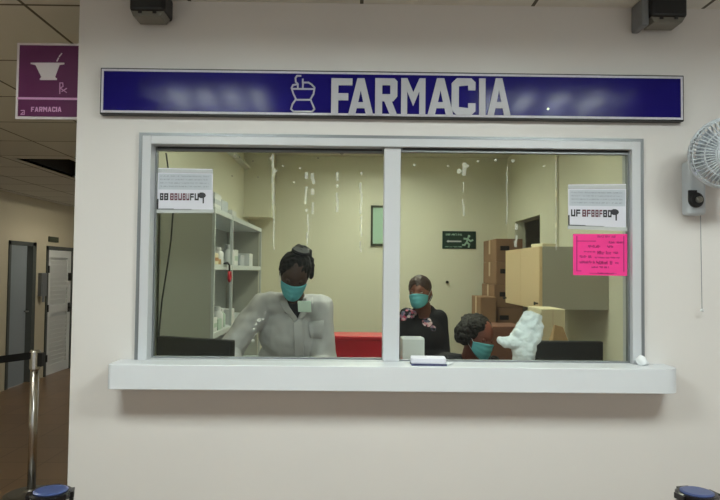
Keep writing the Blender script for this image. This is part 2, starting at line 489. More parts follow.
# ------------------------------------------------------------------ lettering helpers
H = 37.0
GLYPH = {
 'F': (21, [[(0, 0), (7, 0), (7, 37), (0, 37)], [(7, 30), (21, 30), (21, 37), (7, 37)], [(7, 15), (17, 15), (17, 22), (7, 22)]]),
 'A': (25, [[(0, 0), (7, 0), (8.6, 7), (12.5, 7), (12.5, 13), (10, 13), (12.5, 25), (12.5, 37), (9, 37)],
            [(25, 0), (16, 37), (12.5, 37), (12.5, 25), (15, 13), (12.5, 13), (12.5, 7), (16.4, 7), (18, 0)]]),
 'R': (22, [[(0, 0), (7, 0), (7, 37), (0, 37)], [(7, 30), (15, 30), (19, 37), (7, 37)], [(15, 30), (15, 21), (22, 19), (22, 34), (19, 37)],
            [(7, 14), (18, 14), (22, 19), (15, 21), (7, 21)], [(9, 14), (15, 0), (22, 0), (16.5, 14)]]),
 'M': (24, [[(0, 0), (6, 0), (6, 37), (0, 37)], [(18, 0), (24, 0), (24, 37), (18, 37)], [(6, 37), (6, 24), (12, 9), (12, 23)], [(12, 23), (12, 9), (18, 24), (18, 37)]]),
 'C': (23, [[(0, 5), (7, 8), (7, 29), (0, 32)], [(0, 32), (7, 29), (16, 30), (19, 37), (5, 37)], [(0, 5), (5, 0), (19, 0), (16, 7), (7, 8)],
            [(16, 30), (16, 25), (23, 25), (23, 33), (19, 37)], [(16, 7), (19, 0), (23, 4), (23, 12), (16, 12)]]),
 'I': (6, [[(0, 0), (6, 0), (6, 37), (0, 37)]]),
}


def write(b, ch, x0, x1, z0, z1, y0, y1):
    w_, polys = GLYPH[ch]
    for pl in polys:
        b.prism_y([(x0+(x1-x0)*x/w_, z0+(z1-z0)*z/H) for x, z in pl], y0, y1)


def scribble(b, x0, x1, z, h, y, seed, dens=.75, t=.0006):
    """A line of print too small to read: word-like runs of short strokes."""
    rnd = random.Random(seed); x = x0
    while x < x1:
        wl = min(rnd.uniform(1.5, 5)*h, x1-x)
        k = x
        while k < x+wl-.15*h:
            if rnd.random() < dens:
                s0 = rnd.choice((0, 0, .3)); s1 = rnd.choice((.7, 1, 1))
                b.box(k, k+.22*h, y-t, y, z+h*s0, z+h*s1)
            if rnd.random() < .6: 
                zz = z+h*rnd.choice((0, .4, .8)); b.box(k, min(k+.6*h, x+wl), y-t, y, zz, zz+.2*h)
            k += .42*h
        x += wl+.6*h


def strokes(b, lines, y0, y1, wd):
    for ln in lines:
        for a, c in zip(ln, ln[1:]):
            a, c = Vector(a), Vector(c); dv = (c-a); 
            if dv.length < 1e-6: continue
            n = Vector((-dv.y, dv.x)).normalized()*wd/2; e = dv.normalized()*wd*.3
            q = [a-n-e, c-n+e, c+n+e, a+n-e]
            b.prism_y([(p.x, p.y) for p in q], y0, y1)


# ------------------------------------------------------------------ FARMACIA sign
SX0, SX1, SZ0, SZ1 = -.8718, 1.1360, 2.0472, 2.2075
s = thing('pharmacy_sign', (.132, -.001, SZ0), 'long blue fascia sign reading FARMACIA above the window', 'sign')
b = MB(); b.box(SX0, SX1, -.03, -.001, SZ0, SZ1); b.build('backing_board', 'blk', s, .002)
b = MB(); e = .0052; t = .0072
b.box(SX0+e, SX1-e, -.033, -.030, SZ1-e-t, SZ1-e); b.box(SX0+e, SX1-e, -.033, -.030, SZ0+e, SZ0+e+t)
b.box(SX0+e, SX0+e+t, -.033, -.030, SZ0+e+t, SZ1-e-t); b.box(SX1-e-t, SX1-e, -.033, -.030, SZ0+e+t, SZ1-e-t)
b.build('border_strip', 'border', s)
b = MB(); b.box(SX0+e+t, SX1-e-t, -.0325, -.030, SZ0+e+t, SZ1-e-t); b.build('blue_face', 'blue', s)
b = MB()
for ch, a, c in (('F', 331, 352.5), ('A', 348, 373.5), ('R', 375, 397.5), ('M', 401, 425.5), ('A', 427.5, 453.5), ('C', 451.5, 475.5), ('I', 479, 485.5), ('A', 487.5, 510.5)):
    pa, pc = P(a, 115, -.035), P(c, 78.5, -.035)
    write(b, ch, pa.x, pc.x, pa.z, pc.z, -.0365, -.0325)
b.build('lettering', 'letter', s)
ico = [[(65, 180), (85, 240), (110, 290), (75, 340), (60, 390), (85, 415), (270, 415), (295, 390), (265, 320), (255, 290), (285, 240), (296, 175), (268, 146), (235, 125), (180, 125), (178, 185)],
       [(65, 180), (80, 150), (130, 142), (108, 118), (105, 80), (120, 58), (158, 58)], [(72, 188), (280, 190)], [(120, 298), (255, 298)], [(128, 145), (128, 178)], [(178, 125), (178, 92)]]
def pz(a): 
    v = P(285+a[0]/10, 70+a[1]/10, -.034); return (v.x, v.z)
b = MB(); strokes(b, [[pz(a) for a in l] for l in ico], -.0350, -.0325, .0055); b.build('mortar_emblem', 'letter', s)
b = MB(); p = P(548, 109, -.033); b.lathe([(.004, 0), (.004, .003)], (p.x, -.0325, p.z), 12, (0, -1, 0)); b.build('screw', 'steel', s)

# ------------------------------------------------------------------ purple projecting sign
PY = .055
a, c = P(18.3, 43.5, PY), P(78, 120, PY)
px0, px1, pz0, pz1 = a.x, XE, c.z, a.z
s = thing('hanging_sign', (px1, PY, pz0), 'purple pharmacy sign with white mortar fixed to the wall end', 'sign')
b = MB(); b.box(px0, px1, PY-.006, PY+.006, pz0, pz1); b.build('panel', 'purple_w', s)
zs = pz0+(pz1-pz0)*.27
b = MB(); b.box(px0+.009, px1-.004, PY-.0075, PY-.006, zs+.004, pz1-.008); b.build('upper_face', 'purple', s)
b = MB(); b.box(px0+.009, px1-.004, PY-.0075, PY-.006, pz0+.009, zs-.004); b.build('lower_face', 'purple', s)
b = MB(); b.box(px0+.006, px1-.004, PY-.0074, PY-.006, zs-.004, zs+.004); b.build('divider', 'purple_pk', s)
def q(zx, zy):   # detail coordinates of the sign face
    v = P(15+zx*65/406, 40+zy*80/500, PY-.008); return (v.x, v.z)
b = MB()
b.prism_y([q(*k) for k in ((98, 142), (308, 142), (308, 152), (278, 156), (250, 232), (262, 240), (262, 250), (155, 250), (155, 240), (165, 232), (128, 156), (98, 150))][::-1], PY-.0085, PY-.0075)
strokes(b, [[q(262, 132), q(272, 112)], [q(276, 104), q(282, 95)], [q(286, 92), q(292, 84)]], PY-.0085, PY-.0075, .004)
b.build('mortar_emblem', 'purple_w', s)
b = MB()
strokes(b, [[q(280, 335), q(280, 268), q(298, 268), q(300, 290), q(282, 300), q(322, 328)], [q(322, 302), q(292, 322)]], PY-.0085, PY-.0075, .0032)
b.build('prescription_mark', 'purple_pk', s)
b = MB(); x = 100
for ch, wd in (('F', 20), ('A', 24), ('R', 22), ('M', 26), ('A', 24), ('C', 22), ('I', 7), ('A', 24)):
    a, c = q(x, 448), q(x+wd, 418); write(b, ch, a[0], c[0], a[1], c[1], PY-.0085, PY-.0075); x += wd+3
strokes(b, [[q(38, 440), q(58, 440), q(58, 465), q(36, 465), q(50, 452)]], PY-.0085, PY-.0075, .003)
b.build('lettering', 'purple_pk', s)
for zb in (pz0+.06, pz1-.06):
    b = MB(); b.box(px1-.002, px1, PY-.02, PY+.02, zb-.02, zb+.02); b.build('bracket', 'steel', s)

# ------------------------------------------------------------------ black lamps under the ceiling
def lamp(px0, px1, ztop, zbot, label, side):
    a, c = P(px0, 0, -.1).x, P(px1, 0, -.1).x
    s = thing('emergency_lamp', ((a+c)/2, -.001, zbot), label, 'lamp', 'black lamps at the top of the wall')
    b = MB(); b.box(a, c, -.10, -.001, zbot+.016, ztop); b.build('housing', 'blk', s, .012, seg=3)
    b = MB(); b.prism_y([(a+.012, zbot), (c-.016, zbot), (c-.004, zbot+.02), (a+.003, zbot+.02)], -.094, -.02); b.build('lens', 'lens', s, .003)
    for k in (.3, .7):
        b = MB(); x = a+(c-a)*k; b.box(x-.006, x+.006, -.097, -.09, zbot+.010, zbot+.022); b.build('clip', 'blk', s)
    if side:
        b = MB(); b.box(a-.024, a+.002, -.085, -.001, zbot-.006, ztop); b.build('side_cover', 'alu_dk', s, .006)
    return s
lamp(129, 165, HC-.001, P(0, 15.5, -.1).z*0+P(146, 15.5, -.1).z, 'black box lamp over the end of the blue sign near the purple sign', False)
lamp(651, 688, HC-.001, P(668, 21.5, -.1).z, 'black box lamp with grey side cover, over the blue sign on the fan side', True)

# ------------------------------------------------------------------ papers on the glass
def notice(pts, label, kind, seed):
    YG = YGS[pts[0][0] > 392]+.0012
    c = [P(px, py, YG-.004) for px, py in pts]      # tl tr br bl
    y = YG-.0045
    s = thing('notice', ((c[2].x+c[3].x)/2, y, (c[2].z+c[3].z)/2), label, 'notice', 'notices taped to the glass')
    def at(u, v):
        t = c[0].lerp(c[1], u); bt = c[3].lerp(c[2], u); r = t.lerp(bt, v); return (r.x, r.z)
    def quad(b, u0, u1, v0, v1, ya, yb): b.prism_y([at(u0, v1), at(u1, v1), at(u1, v0), at(u0, v0)], ya, yb)
    Wd = c[1].x-c[0].x; Ht = c[0].z-c[3].z
    if kind == 'white':
        b = MB(); quad(b, 0, 1, 0, 1, y-.0008, y); b.build('sheet', 'paper', s)
        b = MB(); quad(b, .02, .98, .13, .5, y-.0012, y-.0008); b.build('blue_band', 'paper_b', s)
        b = MB()
        for v in (.2, .28, .36, .44): 
            p = at(.05, v); scribble(b, p[0], p[0]+Wd*.88, p[1], Ht*.028, y-.0012, seed+int(v*100))
        b.build('small_print', 'ink_g', s)
        for v0, v1, u0, u1, nm in ((.02, .11, 0, 1, 'tape'), (.965, 1.05, -.01, 1.02, 'tape')):
            b = MB(); quad(b, u0, u1, v0, v1, y-.0018, y-.0014); b.build(nm, 'tape', s)
        rnd = random.Random(seed); u = .05
        b1, b2 = MB(), MB()
        for k in range(9):
            wd = rnd.uniform(.05, .075); bb = b2 if 1 < k < 7 else b1
            v0, v1 = .585, .75
            quad(bb, u, u+wd*.3, v0, v1, y-.0014, y-.0008)
            r_ = rnd.random()
            if r_ < .75: quad(bb, u, u+wd, v0, v0+.04, y-.0014, y-.0008)
            if r_ > .3: quad(bb, u, u+wd, v1-.04, v1, y-.0014, y-.0008)
            if r_ > .15: quad(bb, u+wd*.7, u+wd, v0, v1, y-.0014, y-.0008)
            if r_ < .6: quad(bb, u, u+wd, .65, .685, y-.0014, y-.0008)
            u += wd+.014
            if k == 1: u += .02
        b1.build('bold_print', 'ink', s); b2.build('bold_print', 'ink_r', s)
        b = MB(); quad(b, .0, .3, .945, .975, y-.0014, y-.0008); quad(b, 0, .025, .72, .96, y-.0014, y-.0008)
        quad(b, .3, .62, .955, .97, y-.0013, y-.0008); b.build('edge_print', 'ink', s)
        b = MB()
        b.prism_y([at(.80+.075*math.cos(k*math.pi/5)*1., .63-.07*math.sin(k*math.pi/5)*1.) for k in range(10)], y-.0014, y-.0008)
        quad(b, .815, .84, .68, .82, y-.0014, y-.0008); b.build('emblem', 'ink', s)
    else:
        b = MB(); quad(b, 0, 1, 0, 1, y-.0008, y); b.build('sheet', 'pink', s)
        b = MB()
        for v, u0, u1, h in ((.06, .45, .78, .05), (.2, .66, .95, .05), (.3, .28, .52, .065), (.3, .63, .74, .06), (.43, .2, .42, .03), (.45, .45, .7, .08), (.45, .74, .85, .05), (.55, .12, .34, .06),
                          (.57, .4, .86, .035), (.68, .12, .4, .06), (.69, .43, .74, .085), (.7, .78, .86, .05), (.8, .34, .66, .045), (.95, .45, .75, .035)):
            p = at(u0, v+h/2); scribble(b, p[0], p[0]+Wd*(u1-u0), p[1], Ht*h, y-.0008, seed+int(v*90+u0*50), .95)
        quad(b, .06, .42, .165, .18, y-.0014, y-.0008); quad(b, .06, .075, .05, .9, y-.0014, y-.0008)
        quad(b, .93, .945, .05, .9, y-.0014, y-.0008); quad(b, .3, .8, .945, .955, y-.0014, y-.0008); quad(b, .06, .15, .89, .905, y-.0014, y-.0008)
        b.build('small_print', 'ink_p', s)
    return s
notice([(158, 168), (213, 169), (213, 211), (157, 211)], 'white notice taped in the window corner below the purple sign', 'white', 11)
notice([(568, 184.5), (626, 184), (626, 229), (568, 227)], 'white notice taped directly above the pink sheet', 'white', 23)
notice([(573, 234), (627, 234), (627, 276), (573, 275)], 'bright pink printed sheet stuck to the window', 'pink', 37)

# ------------------------------------------------------------------ things on the ledge
a, c = P(411, 363, -.07), P(447, 363, -.07)
s = thing('paper_pad', ((a.x+c.x)/2, -.06, LZ1), 'white paper pad with a navy shadow edge, lying on the ledge by the mullion', 'paper pad')
b = MB(); b.box(a.x, c.x-.004, -.095, -.028, LZ1, LZ1+.005); b.build('navy_shade', 'navy', s)  # shadow edge below the pad, built as a thin navy slab
b = MB(); b.obox(((a.x+c.x)/2-.002, -.06, LZ1+.015), (c.x-a.x-.004, .062, .02), (0, 0, R(-3)))
b.build('paper_stack', 'paper', s, .004)
b = MB(); b.tube([(c.x-.005, -.09, LZ1+.004), (c.x+.02, -.06, LZ1+.006)], .004); b.build('pen', 'white', s)

random.seed(3)
p = P(641, 362, -.04)
def crump(p):
    n = noise.noise(p*60)*.006; return p*(1+n/.018)
b = MB(); b.ball((p.x, -.045, LZ1+.017), (.018, .015, .0175), 20, fn=crump); b.ball((p.x+.012, -.04, LZ1+.008), (.013, .012, .008), 14, fn=crump)
tag(b.build('crumpled_tissue', 'tissue', smooth=True), 'crumpled white tissue on the ledge against the window frame', 'tissue')

# ------------------------------------------------------------------ wall fan
s = thing('wall_fan', (1.13, -.001, P(690, 215, -.02).z), 'white wall fan with a black dial and pull cord', 'fan')
bx0, bx1 = P(684.5, 190, -.05).x+.012, P(706, 190, -.05).x
bz0, bz1 = P(690, 215, -.05).z, P(690, 160, -.05).z
b = MB(); b.box(bx0, bx1, -.055, -.001, bz0, bz1); bs = b.build('control_base', 'fan', s, .012, seg=3)
kc = P(696, 200, -.06)
b = MB(); b.lathe([(.026, 0), (.026, .008), (.021, .014)], (kc.x, -.055, kc.z), 24, (0, -1, 0)); b.box(kc.x-.026, kc.x+.002, -.066, -.055, kc.z-.002, kc.z+.033); dl = b.build('dial', 'blk', bs, .002)
b = MB(); b.lathe([(.011, 0), (.011, .008), (.008, .011)], (kc.x+.004, -.069, kc.z), 20, (0, -1, 0)); b.build('dial_button', 'lens', dl)
FC = P(727, 153, -.20); ax = Vector((-.28, -.93, -.18)).normalized()
mo = FC - ax*.02
b = MB(); b.tube([((bx0+bx1)/2+.01, -.03, bz1-.02), ((bx0+bx1)/2+.035, -.06, bz1+.035), tuple(FC-ax*.09)], [.022, .02, .024], 14); b.build('neck', 'fan', s, smooth=True)
b = MB(); b.lathe([(.02, -.13), (.045, -.115), (.058, -.08), (.06, -.03), (.05, -.02)], FC, 28, ax); b.build('motor_housing', 'fan', s, smooth=True)
RG = .108
qx = Vector((0, 0, 1)).rotation_difference(ax)
gd = MB()
def ringp(r, h, n=48): return [FC + qx @ Vector((r*math.cos(2*math.pi*k/n), r*math.sin(2*math.pi*k/n), h)) for k in range(n+1)]
for r, h, t in ((RG, .0, .006), (RG*.97, .03, .002), (RG*.7, .052, .002), (.045, .06, .003), (RG*.97, -.03, .002), (RG*.6, -.05, .002)): gd.tube(ringp(r, h), t, 6)
for k in range(48):
    a = 2*math.pi*k/48
    f_ = lambda r, h: FC + qx @ Vector((r*math.cos(a), r*math.sin(a), h))
    gd.tube([f_(.05, -.052), f_(RG*.6, -.05), f_(RG*.93, -.033), f_(RG, 0), f_(RG*.93, .034), f_(RG*.7, .052), f_(.04, .06)], .0021, 5)
gd.build('guard', 'fan', s, smooth=True)
b = MB(); b.lathe([(.042, .056), (.042, .064), (.03, .068)], FC, 24, ax); b.build('guard_badge', 'fan', s)
hb = MB(); hb.lathe([(.026, -.02), (.026, .035), (.014, .045)], FC, 20, ax); hub = hb.build('hub', 'fanblade', s, smooth=True)
for k in range(3):
    b = MB(); a0 = 2*math.pi*k/3+.5
    rows = []
    for i in range(7):
        r = .022+(RG*.86-.022)*i/6; wd = .35+.35*math.sin(min(1, i/4)*math.pi/2)
        rows.append([FC + qx @ Vector((r*math.cos(a0+tw), r*math.sin(a0+tw), .012+tw*.022)) for tw in [(-1+2*j/6)*wd for j in range(7)]])
    for i in range(6):
        for j in range(6):
            b.poly([rows[i][j], rows[i+1][j], rows[i+1][j+1], rows[i][j+1]])
    o = b.build('blade', 'fanblade', s, smooth=True); so = o.modifiers.new('thick', 'SOLIDIFY'); so.thickness = .003
pc0, pc1 = P(700.5, 214, -.03), P(702, 309, -.03)
b = MB(); b.tube([(pc0.x, -.03, pc0.z+.012), (pc1.x, -.03, pc1.z)], .0012, 6); co = b.build('pull_cord', 'alu_dk', s)
b = MB(); b.ball((pc1.x, -.03, pc1.z-.004), .006, 12); b.build('cord_bead', 'white', co, smooth=True)

# ------------------------------------------------------------------ stanchions
def stanchion_head(s, x, y, z, yaw):
    b = MB(); b.lathe([(.040, z-.075), (.046, z-.070), (.047, z-.022), (.047, z-.014)], (x, y, 0), 32); hd = b.build('belt_head', 'chrome', s, smooth=False)
    b = MB(); b.lathe([(.049, z-.016), (.051, z-.012), (.051, z-.003), (.046, z)], (x, y, 0), 32)
    for k in range(4):
        a = yaw + k*math.pi/2
        b.obox((x+.047*math.cos(a), y+.047*math.sin(a), z-.009), (.014, .034, .014), (0, 0, a))
    b.build('head_rim', 'blkgloss', hd)
    b = MB(); b.lathe([(.040, z-.002), (.040, z+.002), (.034, z+.004)], (x, y, 0), 32); b.build('top_cap', 'cap_blue', hd)
    for k in range(4):
        a = yaw + k*math.pi/2
        b = MB(); b.obox((x+.046*math.cos(a), y+.046*math.sin(a), z-.045), (.012, .026, .05), (0, 0, a)); b.build('belt_slot', 'blk', hd)
def stanchion(x, y, z, label, yaw=.5):
    s = thing('stanchion', (x, y, 0), label, 'stanchion', 'belt stanchions')
    b = MB(); b.lathe([(.165, 0), (.165, .012), (.15, .022), (.05, .034), (.032, .045)], (x, y, 0), 40); b.build('base', 'steel', s, smooth=False)
    b = MB(); b.lathe([(.0255, .04), (.0255, z-.07)], (x, y, 0), 24); b.build('post', 'chrome', s, smooth=True)
    stanchion_head(s, x, y, z, yaw)
    return s
p = P(50.8, 492, -.57); stanchion(p.x, -.57, .965, 'stanchion top with blue cap in front of the wall edge by the corridor', .35)
p = P(697, 492, -.55); stanchion(p.x, -.55, .965, 'stanchion top with blue cap below the wall fan', .2)
sx, sy = -2.13, 2.08
s = thing('belt_stanchion', (sx, sy, 0), 'chrome corridor stanchion with a black belt stretched from it', 'stanchion', 'belt stanchions')
b = MB(); b.lathe([(.17, 0), (.17, .014), (.14, .025), (.05, .035), (.035, .05)], (sx, sy, 0), 40); b.build('base', 'steel', s)
b = MB(); b.lathe([(.027, .045), (.027, .86)], (sx, sy, 0), 24); b.build('post', 'chrome', s, smooth=True)
b = MB(); b.lathe([(.034, .84), (.034, .955), (.028, .968)], (sx, sy, 0), 24); hd = b.build('belt_head', 'chrome', s, .003)
b = MB(); b.box(sx+.028, sx+.055, sy-.022, sy+.022, .86, .95); b.build('belt_slot', 'blk', hd)
e0, e1 = Vector((sx-.03, sy-.005, .93)), Vector((CX+.03, .55, .93))
b = MB(); n = 24; dirv = (e1-e0); nrm = Vector((-dirv.y, dirv.x, 0)).normalized()*.001
lo_, hi_ = [], []
rows = []
for i in range(n+1):
    t = i/n; p = e0.lerp(e1, t); p.z -= .10*4*t*(1-t)*.5
    rows.append([p-nrm+Vector((0, 0, -.024)), p-nrm+Vector((0, 0, .024)), p+nrm+Vector((0, 0, .024)), p+nrm+Vector((0, 0, -.024))])
rv = [[b.bm.verts.new(v) for v in r_] for r_ in rows]
for r0, r1 in zip(rv, rv[1:]):
    for k in range(4): b.bm.faces.new((r0[k], r0[(k+1) % 4], r1[(k+1) % 4], r1[k]))
b.bm.faces.new(rv[0]); b.bm.faces.new(rv[-1][::-1])
bl = b.build('belt', 'belt', s)
b = MB(); b.box(CX+.001, CX+.04, .52, .59, .88, .98); b.build('belt_clip', 'blk', bl, .004)

# ------------------------------------------------------------------ corridor wall things
b = MB(); b.box(CX+.001, CX+.05, 6.41, 6.56, 1.13, 1.45); b.box(CX+.05, CX+.055, 6.43, 6.5, 1.05, 1.3)
tag(b.build('wall_telephone', 'alu_dk', None, .006), 'pale grey wall telephone box between the two corridor doors', 'telephone')
b = MB(); b.box(CX+.001, CX+.02, 6.66, 6.94, 1.89, 1.965)
tag(b.build('door_plaque', 'woodfr', None, .004), 'small dark plaque above the louvred corridor door', 'plaque')

# ------------------------------------------------------------------ ceiling lights
def troffer(L4, label, grp, tubes=4, m='tube', depth=.09):
    x, y, wx, wy = L4; z = HC
    s = thing('ceiling_light', (x, y, z), label, 'ceiling light', grp)
    b = MB(); t = .015
    b.box(x-wx/2-t, x+wx/2+t, y-wy/2-t, y+wy/2+t, z+depth, z+depth+.01)
    for x0, x1, y0, y1 in ((x-wx/2-t, x-wx/2, y-wy/2-t, y+wy/2+t), (x+wx/2, x+wx/2+t, y-wy/2-t, y+wy/2+t), (x-wx/2, x+wx/2, y-wy/2-t, y-wy/2), (x-wx/2, x+wx/2, y+wy/2, y+wy/2+t)):
        b.box(x0, x1, y0, y1, z+.0205, z+depth)
    b.build('housing', 'whitem', s)
    for k in range(tubes):
        xx = x-wx/2+wx*(k+.5)/tubes
        b = MB(); b.tube([(xx, y-wy/2+.02, z+depth-.02), (xx, y+wy/2-.02, z+depth-.02)], .016, 12); b.build('tube', m, s, smooth=True)
    return s
def panel_light(L4, label, grp, depth=.13):
    x, y, wx, wy = L4; z = 2.64; t = .012
    s = thing('panel_light', (x, y, z), label, 'ceiling light', grp)
    b = MB(); b.box(x-wx/2-t, x+wx/2+t, y-wy/2-t, y+wy/2+t, z+depth, z+depth+.01)
    for x0, x1, y0, y1 in ((x-wx/2-t, x-wx/2, y-wy/2-t, y+wy/2+t), (x+wx/2, x+wx/2+t, y-wy/2-t, y+wy/2+t), (x-wx/2, x+wx/2, y-wy/2-t, y-wy/2), (x-wx/2, x+wx/2, y+wy/2, y+wy/2+t)):
        b.box(x0, x1, y0, y1, z+.0205, z+depth)
    b.build('housing', 'alu_dk', s)
    b = MB(); b.box(x-wx/2+.01, x+wx/2-.01, y-wy/2+.01, y+wy/2-.01, z+depth-.012, z+depth-.002); b.build('diffuser', 'diff', s)
troffer(LIGHTS[0], 'four tube recessed ceiling light in front of the window on the corridor side', 'tube lights in the hall ceiling')
troffer(LIGHTS[1], 'four tube recessed ceiling light in front of the window on the fan side', 'tube lights in the hall ceiling')
troffer(LIGHTS[2], 'added two tube fill light at the near end of the corridor', 'added fill lights in the corridor ceiling', 2, 'tube_dim')
troffer(LIGHTS[3], 'added two tube fill light at the far end of the corridor', 'added fill lights in the corridor ceiling', 2, 'tube_dim')
panel_light(PANELS[0], 'square recessed light in the pharmacy ceiling near the back wall', 'recessed lights in the pharmacy')
panel_light(PANELS[1], 'added square light in the pharmacy ceiling behind the window', 'recessed lights in the pharmacy')

# ------------------------------------------------------------------ pharmacy furniture
WT = 1.02
def counter(x0, x1, y0, y1, label):
    s = thing('worktop', ((x0+x1)/2, (y0+y1)/2, 0), label, 'worktop')
    b = MB(); b.box(x0, x1, y0, y1, WT-.04, WT); b.build('countertop', 'wood', s, .004)
    b = MB(); b.box(x0+.02, x1-.02, y1-.04 if y1 < .6 else y0+.01, y1-.02 if y1 < .6 else y1-.03, 0, WT-.04); b.build('panel', 'greylam', s)
counter(-.84, 1.48, .105, .44, 'brown dispensing worktop running along behind the window')
counter(.86, 1.48, .442, 1.38, 'brown side worktop along the wall below the wall cabinet')

def monitor(c, w, h, yaw, label):
    s = thing('monitor', (c[0], c[1], WT), label, 'monitor', 'black monitors behind the glass')
    b = MB(); b.obox((c[0], c[1], c[2]-h/2), (w, .035, h), (0, 0, yaw)); pn = b.build('panel', 'blk', s, .005)
    n = Vector((math.sin(yaw), -math.cos(yaw), 0))
    b = MB(); q_ = Vector((c[0], c[1], c[2]-h/2)) - n*.019; b.obox(q_, (w-.03, .003, h-.03), (0, 0, yaw)); b.build('screen', 'blkgloss', pn)
    b = MB(); b.obox(Vector((c[0], c[1], WT+.03))+n*.0, (.05, .03, .06), (0, 0, yaw)); b.build('stand', 'blk', s)
    b = MB(); b.obox((c[0], c[1], WT+.006), (w*.55, .15, .012), (0, 0, yaw)); b.build('foot', 'blk', s, .003)
l_, r_ = P(159, 335, .43), P(233, 341, .29)
monitor(((l_.x+r_.x)/2, .36, (l_.z+r_.z)/2), math.hypot(r_.x-l_.x, .14), .19, math.atan2(-.14, r_.x-l_.x), 'black monitor behind the glass beside the hanging cable')
l_, r_ = P(529, 341, .37), P(603.5, 341, .37)
monitor(((l_.x+r_.x)/2, .388, l_.z), r_.x-l_.x, .17, 0, 'black monitor behind the glass below the wall cabinet')

# white carton beside the mullion
a, c = P(402.5, 338, .16), P(424.5, 358, .16)
s = thing('white_carton', ((a.x+c.x)/2, .2, WT), 'plain white carton just behind the glass beside the mullion', 'box')
b = MB(); b.box(a.x, c.x, .16, .27, WT, a.z-.004); b.build('body', 'white', s, .003)
b = MB(); b.hexa([(a.x, .16, a.z-.004), (c.x, .16, a.z-.004), (c.x, .162, a.z-.004), (a.x, .162, a.z-.004)],
                 [(a.x+.008, .175, a.z+.006), (c.x-.004, .175, a.z+.002), (c.x-.004, .177, a.z+.002), (a.x+.008, .177, a.z+.006)]); b.build('flap', 'paper', s)

# red bin on a low table
a, c = P(320, 332, 1.35), P(397, 332, 1.35)
s = thing('side_table', ((a.x+c.x)/2, 1.5, 0), 'low wooden table under the red bin', 'table')
b = MB(); b.box(a.x-.03, c.x+.03, 1.32, 1.72, .66, .70); b.build('tabletop', 'wood', s, .003)
for x in (a.x, c.x-.03):
    for y in (1.34, 1.67): b = MB(); b.box(x, x+.03, y, y+.03, 0, .66); b.build('leg', 'steel', s)
s = thing('red_bin', ((a.x+c.x)/2, 1.5, .70), 'bright red rectangular plastic bin behind the mullion', 'bin')
b = MB(); zt = a.z-.02
b.hexa([(a.x+.02, 1.37, .70), (c.x-.02, 1.37, .70), (c.x-.02, 1.54, .70), (a.x+.02, 1.54, .70)], [(a.x+.005, 1.352, zt-.02), (c.x-.005, 1.352, zt-.02), (c.x-.005, 1.56, zt-.02), (a.x+.005, 1.56, zt-.02)])
b.build('body', 'red', s, .006)
b = MB(); b.box(a.x, c.x, 1.345, 1.57, zt-.025, zt); b.build('lid', 'red', s, .006)

# shelving ---------------------------------------------------------------------
FX, BX, SY0, SY1, ST = -.72, -1.0, 1.08, 2.73, 1.845
s = thing('metal_shelving', (FX, SY0, 0), 'tall grey metal shelving unit filled with medicines along the side wall', 'shelving')
b = MB(); b.box(BX, FX-.012, SY0, SY0+.015, 0, ST-.03); b.build('end_panel', 'shelf_grey', s)
b = MB(); b.box(BX, BX+.012, SY0+.015, SY1, 0, ST-.03); b.build('back_panel', 'shelf_back', s)
for z in (ST, 1.548, 1.19, .86, .53, .2):
    b = MB(); b.box(BX+.013, FX, SY0+(.016 if z < ST else -.001), SY1-(.016 if z < ST else -.001), z-.03, z); b.build('shelf_board', 'whitem', s, .002)
for y in (SY0, 1.56, SY1-.02):
    b = MB(); b.box(FX-.014, FX+.002, y, y+.016, 0, ST-.0005); b.build('post', 'whitem', s)
b = MB(); b.box(BX, FX-.02, SY1-.015, SY1, 0, ST-.03); b.build('end_panel', 'shelf_grey', s)

def carton_small(name, x, y, z, sx, sy, sz, m, label, group, band=None):
    s = thing(name, (x, y, z), label, 'box', group)
    b = MB(); b.box(x-sx/2, x+sx/2, y-sy/2, y+sy/2, z, z+sz); b.build('body', m, s, .002)
    if band:
        b = MB(); b.box(x-sx/2-.0006, x+sx/2+.0006, y-sy/2-.0006, y+sy/2+.0006, z+sz*.3, z+sz*.6); b.build('colour_band', band, s)
def bottle(x, y, z, r, h, m, label, group):
    s = thing('medicine_bottle', (x, y, z), label, 'bottle', group)
    b = MB(); b.lathe([(r*.96, 0), (r, .006), (r, h*.68), (r*.55, h*.8), (r*.5, h*.84)], (x, y, z), 20); b.build('body', m, s, smooth=True)
    b = MB(); b.lathe([(r*.62, h*.82), (r*.62, h*.99), (r*.56, h)], (x, y, z), 16); b.build('cap', 'white', s)
g = 'cartons on top of the shelving'
carton_small('medicine_carton', -.80, 1.22, ST, .13, .16, .085, 'white', 'white carton on top of the shelving at its nearest corner', g, 'paper_b')
carton_small('medicine_carton', -.81, 1.47, ST, .12, .18, .075, 'paper_b', 'bluish carton on top of the shelving, second from the window', g)
carton_small('medicine_carton', -.80, 1.76, ST, .10, .14, .045, 'white', 'flat white carton on top of the shelving, third from the window', g)
g = 'medicines on the upper shelf'
carton_small('medicine_carton', -.76, 1.17, 1.548, .07, .08, .06, 'cream', 'cream carton at the near end of the upper shelf', g, 'pilld')
carton_small('medicine_carton', -.77, 1.28, 1.548, .07, .09, .03, 'kraft', 'flat brown carton on the upper shelf next to the cream one', g)
bottle(-.77, 1.40, 1.548, .032, .10, 'white', 'round white bottle on the upper shelf before the middle post', g)
bottle(-.79, 1.49, 1.548, .030, .085, 'gbox', 'pale green bottle on the upper shelf just before the middle post', g)
bottle(-.76, 1.66, 1.548, .036, .125, 'white', 'tall white bottle on the upper shelf just past the middle post', g)
carton_small('medicine_carton', -.79, 1.83, 1.548, .09, .12, .10, 'white', 'white carton on the upper shelf past the tall bottle', g, 'gbox')
carton_small('medicine_carton', -.79, 2.05, 1.548, .09, .14, .07, 'paper_b', 'bluish carton far along the upper shelf', g)
